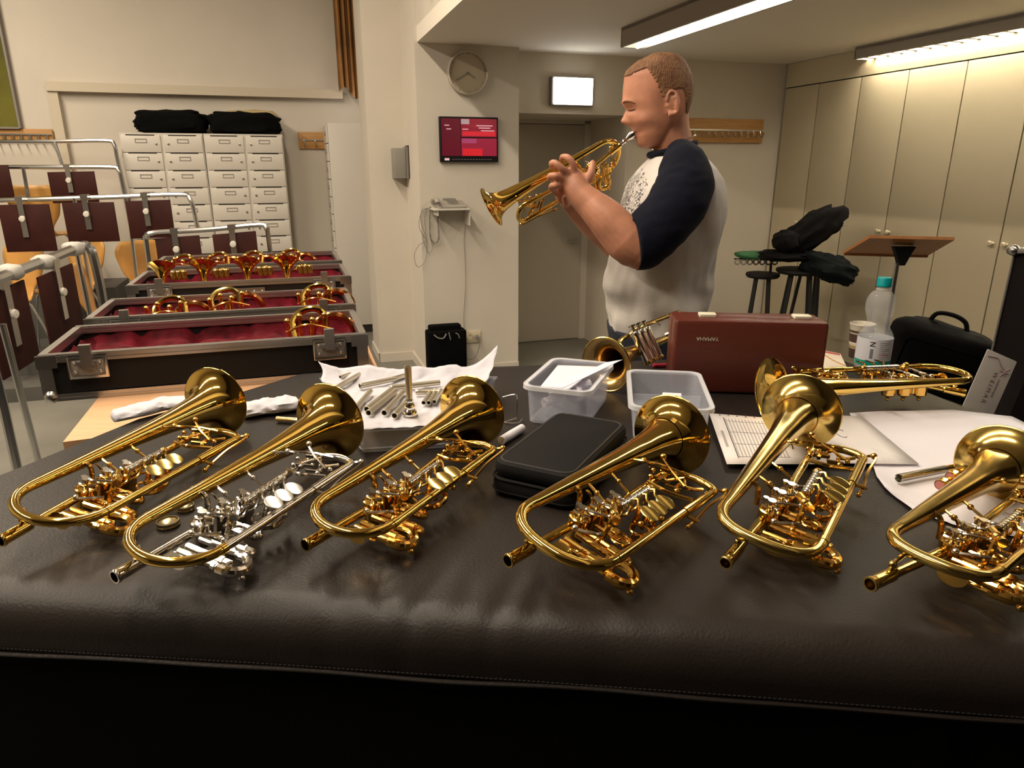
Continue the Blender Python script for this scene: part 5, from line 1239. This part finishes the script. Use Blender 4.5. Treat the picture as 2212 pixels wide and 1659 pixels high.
def face(p):
    """sculpt the profile: p in world; local x' forward = -X"""
    d = Vector((0,0,0)); y = p.y-YM
    def g(px, py, yy, sx, sy, sz):
        c = q(px, py); return math.exp(-((p.x-c.x)/sx)**2-((abs(y)-yy)/sy)**2-((p.z-c.z)/sz)**2)
    F = Vector((-1, 0, 0)); s_ = -1 if y < 0 else 1
    d += F*.0035*g(1348,222,.025,.03,.026,.007)           # brow
    d -= F*.012*g(1352,237,.031,.03,.018,.010)+F*.003*g(1352,238,0,.03,.012,.007)            # eye socket
    d += F*.0045*g(1356,238,.030,.03,.011,.006)           # lid
    d += F*.021*g(1354,264,0,.035,.0125,.011)+F*.008*g(1352,252,0,.03,.008,.014)   # nose
    d += Vector((0,s_*.003,0))*g(1355,268,.012,.03,.008,.007)
    d += F*.006*g(1366,281,0,.03,.020,.005)              # upper lip
    d += F*.0035*g(1373,293,0,.03,.018,.005)              # lower lip
    d -= F*.0045*g(1371,287.5,.006,.03,.022,.0028)
    d += Vector((-.004,s_*.006,0))*g(1385,262,.05,.030,.03,.020)   # cheek
    d += Vector((-.002,s_*.004,0))*g(1398,292,.045,.030,.03,.016)  # jaw
    d += F*.003*g(1378,309,0,.03,.02,.008)
    return d
man = thing('person', 'man in a white and navy raglan shirt playing a trumpet', 'person', (q(1440,500).x, YM, 0))
B_ = MB(); nth = 72; rings = []
pys = [HEADT[0][0]+ (HEADT[-1][0]-HEADT[0][0])*i/84 for i in range(85)]
for py in pys:
    ring = []
    for j in range(nth):
        p = headp(py, 2*PI*j/nth); ring.append(p+face(p))
    rings.append(ring)
B_.rings(rings, True)
# ear (near and far)
for sy in (-1, 1):
    ye = YM+sy*.077
    ec = q(1452, 222, ye)
    def ep(a_, k_=1.0, o_=0): return Vector((ec.x+.0165*k_*math.cos(a_)-.004*math.sin(a_), ye+sy*(.008+o_+.007*max(0, math.cos(a_))), ec.z+.031*k_*math.sin(a_)))
    B_.tube([ep(a_) for a_ in [-1.9, -1.2, -.6, 0, .6, 1.2, 1.8, 2.4, 3.0]], [.005,.0055,.0045,.0042,.0042,.0045,.0045,.004,.0035], 10, 3)
    B_.ell((ec.x-.002, ye+sy*.001, ec.z-.003), (.013, .009, .026), 14, 10)
    B_.tube([ep(a_, .58, .002) for a_ in [-1.2,-.4,.4,1.2]], .0032, 8, 3)
    B_.ell((ec.x-.006, ye+sy*.006, ec.z-.031), (.007, .0055, .009), 10, 8)
    B_.ell((ec.x-.014, ye+sy*.004, ec.z-.008), (.004, .005, .007), 10, 8)
# neck and shoulders base
limb(B_, [q(1443,245), q(1449,285), q(1458,325), q(1462,365)], [.060,.056,.057,.075])
limb(B_, [q(1438,292), q(1441,325), q(1442,360)], [.030,.040,.060])
# torso core
def torso(tab, off=0, n=64, m=60, wr_=0):
    rings = []
    y0, y1 = tab[0][0], tab[-1][0]
    for i in range(m+1):
        py = lerp(y0, y1, i/m)
        f = interp(py, [(r[0], r[1]) for r in tab]); bk = interp(py, [(r[0], r[2]) for r in tab]); hw = interp(py, [(r[0], r[3]) for r in tab])
        pf, pb = q(f, py), q(bk, py); cx = (pf.x+pb.x)/2; hx = (pb.x-pf.x)/2+off; ring = []
        for j in range(n):
            th = 2*PI*j/n; c_, s_ = math.cos(th), math.sin(th); e = 2.35
            ex = math.copysign(abs(c_)**(2/e), c_); ey = math.copysign(abs(s_)**(2/e), s_)
            k = 0
            if wr_:
                zz = pf.z; k = wr_*(noise.noise(Vector((c_*1.5, s_*1.5, zz*14)))*max(0, min(1, (py-540)/80))*1.3+noise.noise(Vector((c_*2.2+zz*5, s_*2.2, zz*7)))*.9+.35*noise.noise(Vector((c_*6, s_*6+zz*9, zz*12))))
            ring.append((cx+(hx+k)*ex, YM+(hw+off+k)*ey, (pf.z+pb.z)/2))
        rings.append(ring)
    return rings
TT_ = [(318,1432,1490,.055),(326,1424,1500,.085),(338,1412,1513,.125),(350,1402,1524,.155),(365,1390,1536,.180),(385,1374,1548,.195),(410,1356,1556,.20),(440,1341,1560,.20),(470,1331,1558,.198),(500,1323,1550,.195),(530,1317,1540,.19),(560,1313,1533,.188),(590,1310,1529,.188),(620,1310,1526,.19),(650,1311,1522,.193),(680,1313,1517,.193),(705,1315,1513,.192)]
JT = TT_+[(725,1317,1510,.19),(760,1322,1512,.188),(800,1330,1515,.185)]
B_.rings(torso([r_ for r_ in JT if r_[0] > 345], -.016), True)
# arms: near arm is his left
def hand(b, wrist, palm, knuckles, fingers, thumb, r=.0095):
    b.tube([wrist, wrist.lerp(palm, .5), palm], [.030, .032, .030], 16, 3)
    b.ell(tuple(palm), (.034, .022, .034), 16, 12)
    for f in fingers:
        f = [Vector(x) for x in f]; rr = [r*1.12, r*1.05, r, r*.88, r*.78][:len(f)]
        b.tube([palm.lerp(f[0], .35)]+f, [r*1.3]+rr, 12, 4); b.ell(tuple(f[-1]), rr[-1], 10, 8)
        for i in range(1, len(f)-1): b.ell(tuple(f[i]), rr[i]*1.04, 10, 8)
    th = [Vector(x) for x in thumb]; b.tube([palm]+th, [.018, .014, .0125, .0105, .009][:len(th)+1], 12, 4); b.ell(tuple(th[-1]), .009, 10, 8)
sh = q(1488, 385, 2.05); el = q(1382, 540, 1.98); wr1 = q(1252, 418, 2.03)
limb(B_, [q(1482,400,2.05), q(1440,465,2.0), el], [.060,.060,.054])
limb(B_, [el, q(1352,518,1.985), q(1310,472,2.0), q(1275,440,2.02), wr1, q(1243,402,2.04)], [.056,.062,.054,.043,.037,.036])
B_.ell(tuple(q(1362, 549, 1.985)), (.045,.045,.035), 16, 12)
pl = q(1237, 388, 2.045)
hand(B_, wr1, pl, None, [
    [q(1240,366,2.035), q(1236,351,2.03), q(1226,340,2.035), q(1215,339,2.06), q(1213,346,2.085)],
    [q(1224,372,2.03), q(1211,362,2.02), q(1199,352,2.025), q(1191,353,2.05), q(1193,362,2.07)],
    [q(1213,385,2.03), q(1201,380,2.015), q(1190,380,2.03), q(1187,384,2.06), q(1196,388,2.085)],
    [q(1210,400,2.035), q(1201,400,2.02), q(1192,402,2.035), q(1192,408,2.06), q(1203,410,2.08)]],
    [q(1262,392,2.04), q(1274,380,2.04), q(1279,364,2.045), q(1280,352,2.055)])
B_.ell(tuple(q(1226, 386, 2.04)), (.030,.018,.030), 14, 10); B_.ell(tuple(q(1258, 392, 2.045)), (.024,.018,.024), 14, 10)
# far arm (his right)
sh2 = q(1470, 385, 2.39); el2 = q(1345, 540, 2.40); wr2 = q(1238, 440, 2.22)
limb(B_, [q(1466,400,2.38), q(1420,460,2.40), el2], [.058,.056,.050])
limb(B_, [el2, q(1320,515,2.36), q(1280,482,2.30), wr2, q(1228,428,2.20)], [.052,.052,.045,.034,.031])
pl2 = q(1222, 418, 2.185)
hand(B_, wr2, pl2, None, [
    [q(1216,396,2.18), q(1214,380,2.165), q(1222,370,2.15), q(1230,373,2.135)],
    [q(1210,402,2.175), q(1203,388,2.16), q(1209,376,2.145), q(1217,377,2.13)],
    [q(1206,410,2.17), q(1197,398,2.155), q(1200,386,2.14), q(1207,386,2.125)],
    [q(1206,420,2.165), q(1197,412,2.15), q(1196,402,2.135), q(1202,398,2.125)]],
    [q(1226,432,2.15), q(1224,440,2.12), q(1222,436,2.10), q(1220,428,2.09)], .0088)
# legs and feet
hipz = q(1400, 790).z
for sy in (-.10, .10):
    hx = q(1415, 760).x
    limb(B_, [(hx, YM+sy, hipz+.03), (hx-.005, YM+sy, .75), (hx+.01, YM+sy*1.1, .50), (hx+.02, YM+sy*1.15, .12)], [.085,.078,.058,.042])
    B_.tube([(hx+.06, YM+sy*1.2, .05), (hx, YM+sy*1.25, .055), (hx-.10, YM+sy*1.4, .040), (hx-.15, YM+sy*1.45, .035)], [.035,.042,.040,.028], 14, 4); B_.ell((hx-.15, YM+sy*1.45, .035), .030, 12, 8)
body = remeshed(B_, 'body', SKIN, man, .0036, 3)
# shirt
SHIRT = mat('white_jersey', (.60,.56,.53), .85, bump=.12, bscale=180, sheen=.1)
def shirt_print(m):
    nt = m.node_tree; bs = nt.nodes['Principled BSDF']
    tc = nt.nodes.new('ShaderNodeTexCoord'); mp = nt.nodes.new('ShaderNodeMapping')
    c = q(1352, 425, YM-.03)-Vector((q(1440,500).x, YM, 0)); mp.inputs['Location'].default_value = (-c.x/.075, -c.y/.14, -c.z/.092); mp.inputs['Scale'].default_value = (1/.075, 1/.14, 1/.092)
    nt.links.new(tc.outputs['Object'], mp.inputs[0])
    ln = nt.nodes.new('ShaderNodeVectorMath'); ln.operation = 'LENGTH'; nt.links.new(mp.outputs[0], ln.inputs[0])
    lt = nt.nodes.new('ShaderNodeMath'); lt.operation = 'LESS_THAN'; lt.inputs[1].default_value = 1
    nz0 = nt.nodes.new('ShaderNodeTexNoise'); nz0.inputs['Scale'].default_value = 30; nt.links.new(tc.outputs['Object'], nz0.inputs['Vector'])
    ad = nt.nodes.new('ShaderNodeMath'); ad.operation = 'ADD'; nt.links.new(ln.outputs['Value'], ad.inputs[0]); nt.links.new(nz0.outputs['Fac'], ad.inputs[1])
    sb = nt.nodes.new('ShaderNodeMath'); sb.operation = 'SUBTRACT'; sb.inputs[1].default_value = .5; nt.links.new(ad.outputs[0], sb.inputs[0]); nt.links.new(sb.outputs[0], lt.inputs[0])
    nz = nt.nodes.new('ShaderNodeTexNoise'); nz.inputs['Scale'].default_value = 34; nz.inputs['Detail'].default_value = 1.5; nz.inputs['Distortion'].default_value = 2.2; nt.links.new(tc.outputs['Object'], nz.inputs['Vector'])
    s1 = nt.nodes.new('ShaderNodeMath'); s1.operation = 'SUBTRACT'; s1.inputs[1].default_value = .5; nt.links.new(nz.outputs['Fac'], s1.inputs[0])
    ab = nt.nodes.new('ShaderNodeMath'); ab.operation = 'ABSOLUTE'; nt.links.new(s1.outputs[0], ab.inputs[0])
    l2 = nt.nodes.new('ShaderNodeMath'); l2.operation = 'LESS_THAN'; l2.inputs[1].default_value = .035; nt.links.new(ab.outputs[0], l2.inputs[0])
    mu = nt.nodes.new('ShaderNodeMath'); mu.operation = 'MULTIPLY'; nt.links.new(lt.outputs[0], mu.inputs[0]); nt.links.new(l2.outputs[0], mu.inputs[1])
    mx = nt.nodes.new('ShaderNodeMix'); mx.data_type = 'RGBA'; mx.inputs[6].default_value = (.60,.56,.53,1); mx.inputs[7].default_value = (.03,.03,.045,1)
    nt.links.new(mu.outputs[0], mx.inputs[0]); nt.links.new(mx.outputs[2], bs.inputs['Base Color'])
shirt_print(SHIRT)
NAVY = mat('navy_jersey', (.0045,.0055,.014), .85, bump=.15, bscale=160, sheen=.03, spec=.15)
b = MB(); b.rings(torso(TT_[2:], .0, wr_=.013, m=110, n=90), True); 
shirt = remeshed(b, 'shirt', SHIRT, man, .0055, 2)
# navy raglan sleeves: from the neck over the shoulder to below the elbow
def sleeve(side):
    b = MB(); s_ = -1 if side == 'near' else 1
    y = lambda v: YM+s_*v
    if side == 'near':
        pts = [q(1470,336,y(.085)), q(1477,362,y(.135)), q(1479,400,y(.172)), q(1463,440,y(.205)), q(1425,488,y(.228)), q(1388,522,y(.236)), q(1371,527,y(.238))]
        rr = [.048,.070,.082,.083,.080,.077,.074]
    else:
        pts = [q(1475,335,y(.08)), q(1478,360,y(.125)), q(1474,398,y(.165)), q(1448,440,y(.185)), q(1405,488,y(.185)), q(1362,524,y(.18))]
        rr = [.044,.070,.084,.084,.074,.066]
    cp_ = catmull(pts, 8); R_ = [interp(i/8, list(enumerate(rr))) for i in range(len(cp_))]
    t = (cp_[1]-cp_[0]).normalized(); nv = t.orthogonal().normalized(); rings = []
    for i, p in enumerate(cp_):
        tt = (cp_[min(i+1,len(cp_)-1)]-cp_[max(i-1,0)]).normalized(); nv = (nv-tt*nv.dot(tt)).normalized(); bv = tt.cross(nv); ring = []
        u = i/(len(cp_)-1)
        for j in range(40):
            a_ = 2*PI*j/40; k = R_[i]*(1+.05*noise.noise(Vector((math.cos(a_)*1.4+u*9, math.sin(a_)*1.4, u*9)))+.035*noise.noise(Vector((math.cos(a_)*3, math.sin(a_)*3+u*16, u*12+3))))
            ring.append(p+nv*(k*math.cos(a_))+bv*(k*math.sin(a_)))
        rings.append(ring)
    b.rings(rings, True)
    if side == 'near': b.ell(tuple(cp_[0]), rr[0]*.97, 16, 12)
    else: b.ell(tuple(cp_[0]), rr[0]*.97, 16, 12)
    return remeshed(b, 'sleeve', NAVY, man, .005, 2)
sleeve('near'); sleeve('far')
# collar band
cc = q(1455, 318); b = MB(); pts = []
for j in range(33):
    a_ = 2*PI*j/32; px = 1452+48*math.cos(a_); py = 322+(-.5*(px-1452)*.55)+4*0; p = q(px, py); pts.append((p.x, YM+.075*math.sin(a_), p.z))
b.tube(pts, .0095, 10, caps=False); b.build('collar', NAVY, man, world=True, angle=80)
# necklace
pts = [(cc.x+(.063)*math.cos(a_), YM+.066*math.sin(a_), q(1455,308).z+.022*math.cos(a_)) for a_ in [2*PI*j/40 for j in range(41)]]
MB().tube(pts, .0011, 5, caps=False).build('necklace', SILV, man, world=True)
# jeans
JEAN = mat('dark_denim', (.012,.016,.03), .8, bump=.2, bscale=150)
b = MB(); b.rings(torso([(698,1313,1515,.193)]+JT[-3:], .002), True)
for sy in (-.10, .10):
    hx = q(1415, 760).x
    limb(b, [(hx, YM+sy, hipz+.02), (hx-.005, YM+sy, .75), (hx+.01, YM+sy*1.1, .50), (hx+.02, YM+sy*1.15, .10)], [.100,.092,.075,.066])
remeshed(b, 'jeans', JEAN, man, .008, 2)
# shoes
for sy in (-.10, .10):
    hx = q(1415, 760).x; b = MB()
    b.tube([(hx+.065, YM+sy*1.2, .052), (hx, YM+sy*1.25, .058), (hx-.10, YM+sy*1.4, .046), (hx-.16, YM+sy*1.45, .040)], [.040,.049,.046,.034], 16, 4); b.ell((hx-.16, YM+sy*1.45, .040), .036, 14, 8)
    b.box(hx-.18, hx+.09, YM+sy*1.3-.042, YM+sy*1.3+.042, .001, .022)
    b.build('shoe', BLACKSAT, man, world=True, angle=60)
# hair cap
HAIRC = mat('sandy_hair', (.155,.062,.024), .6, bump=.7, bscale=260, col2=(.26,.125,.055), vscale=60, stretch=(1,1,.25))
line_ = [(1340,163),(1352,166),(1372,156),(1388,152),(1394,162),(1404,180),(1412,200),(1420,216),(1428,219),(1434,206),(1442,199),(1452,195),(1462,196),(1469,205),(1472,222),(1474,240),(1478,250),(1500,254)]
b = MB(); nA, nB = 120, 110; vs = []; 
grid_v = []
for i in range(nB+1):
    py = lerp(114.3, 256, i/nB)
    grid_v.append([headp(py, 2*PI*j/nA, .0022+.0010*noise.noise(Vector((j*.9, i*.35, 0)))+(.003*math.exp(-((py-114)/14)**2))) for j in range(nA)])
def topx(p, py):
    r_ = (p-Vector((0,0,HCAM))); f_ = r_.y*CP-r_.z*SP; return 1106+FPX*p.x/f_*(p.y/YM)   # undo nearness: compare on the mid plane
fs = []
for i in range(nB):
    py = lerp(114.3, 256, (i+.5)/nB)
    for j in range(nA):
        p = grid_v[i][j]; f_ = YM*CP-(p.z-HCAM)*SP; px = 1106+FPX*p.x/f_
        lim = interp(px, line_)+2.0*noise.noise(Vector((j*.8, i*.2, 5)))
        if py < lim: fs.append((i*nA+j, i*nA+(j+1) % nA, (i+1)*nA+(j+1) % nA, (i+1)*nA+j))
tp = q(1429, 113.2); vs = [p for r_ in grid_v for p in r_]; ti = len(vs); vs.append(tp)
fs += [(ti, j, (j+1) % nA) for j in range(nA)]
b.add(vs, fs); o = b.build('hair', HAIRC, man, world=True, angle=80); md = o.modifiers.new('thick', 'SOLIDIFY'); md.thickness = .004; md.offset = -1
# lashes, brows and lips
for k_, (py_, sx_) in enumerate(((283.5, .0016), (290.5, .0022))):
    MB().tube([onface(0, py_+.6*abs(a_)*40, a_, -.0002) for a_ in (-.024,-.016,-.008,0,.008,.016,.024)], [.0008,.0020,.0024,.0022,.0024,.0020,.0008], 8, 3).build('lip', LIP, man, world=True) if False else None
LASH = mat('eyelash', (.10,.04,.02), .7); BROW = mat('eyebrow', (.16,.07,.03), .8); LIP = mat('lip', (.40,.10,.06), .45)
def onface(px, py, yy, off):
    # ray in -x from the head centre at a height and lateral offset
    best = None
    for k in range(200):
        th = PI/2+PI*k/200
        th = PI-(PI/2)*k/200 if yy >= 0 else PI+(PI/2)*k/200
        p = headp(py, th)
        if abs(p.y-YM) >= abs(yy): best = p; break
    best = best or headp(py, PI); p = best+face(best); return p+Vector((-off, 0, 0))
for s_ in (-1, 1):
    MB().tube([onface(0, 239, s_*a_, .0015)+Vector((0, s_*.001, -.001*math.sin(k_))) for k_, a_ in enumerate((.016,.022,.030,.038,.045))], [.0008,.0013,.0015,.0013,.0008], 6, 3).build('eyelash', LASH, man, world=True)
    MB().tube([onface(0, py_, s_*a_, .0008) for py_, a_ in ((224,.013),(221.5,.023),(221,.033),(223,.044),(227,.052))], [.0016,.0026,.0026,.002,.001], 6, 3).build('eyebrow', BROW, man, world=True)
for py_, r_ in ((284.6, .0019), (289.8, .0023)):
    MB().tube([onface(0, py_, a_, -.0004) for a_ in (-.024,-.016,-.008,0,.008,.016,.024)], [.0007,r_*.8,r_,r_,r_,r_*.8,.0007], 8, 3).build('lip', LIP, man, world=True)
# ---------------------------------------------------------------- his trumpet
yb = (q(1062,447,2.02)-q(1327,306,2.14)); Lt = yb.length; yb.normalize()
xr = Vector((0, .62, -.78)); xr = (xr-yb*xr.dot(yb)).normalized(); zr = xr.cross(yb)
og = q(1327, 306, 2.14)-xr*.0+yb*.03
MT = Matrix(((xr.x, yb.x, zr.x, og.x), (xr.y, yb.y, zr.y, og.y), (xr.z, yb.z, zr.z, og.z), (0,0,0,1)))
REC = Vector((.040, -.065, -.006)); dR = (REC-Vector((.046,.035,-.022))).normalized()
tipL = REC+dR*.0555; tgt = q(1369, 288.5, YM); bt = q(1062, 447, 2.08); bl = Vector((0, .40, 0))
for it in range(8):
    og = tgt-(xr*tipL.x+yb*tipL.y+zr*tipL.z)
    yb = (bt-og).normalized(); xr = Vector((0, .62, -.78)); xr = (xr-yb*xr.dot(yb)).normalized(); zr = xr.cross(yb)
og = tgt-(xr*tipL.x+yb*tipL.y+zr*tipL.z); Lt = (bt-og).length+.03
MT = Matrix(((xr.x, yb.x, zr.x, og.x), (xr.y, yb.y, zr.y, og.y), (xr.z, yb.z, zr.z, og.z), (0,0,0,1)))
print('player trumpet length', Lt)
trumpet(MT, Lt-.03, .125, .30, .060, (.040, -.065, -.006), 'gold rotary trumpet held to the lips of the standing man', mouthpiece=True, bend=(1,0))
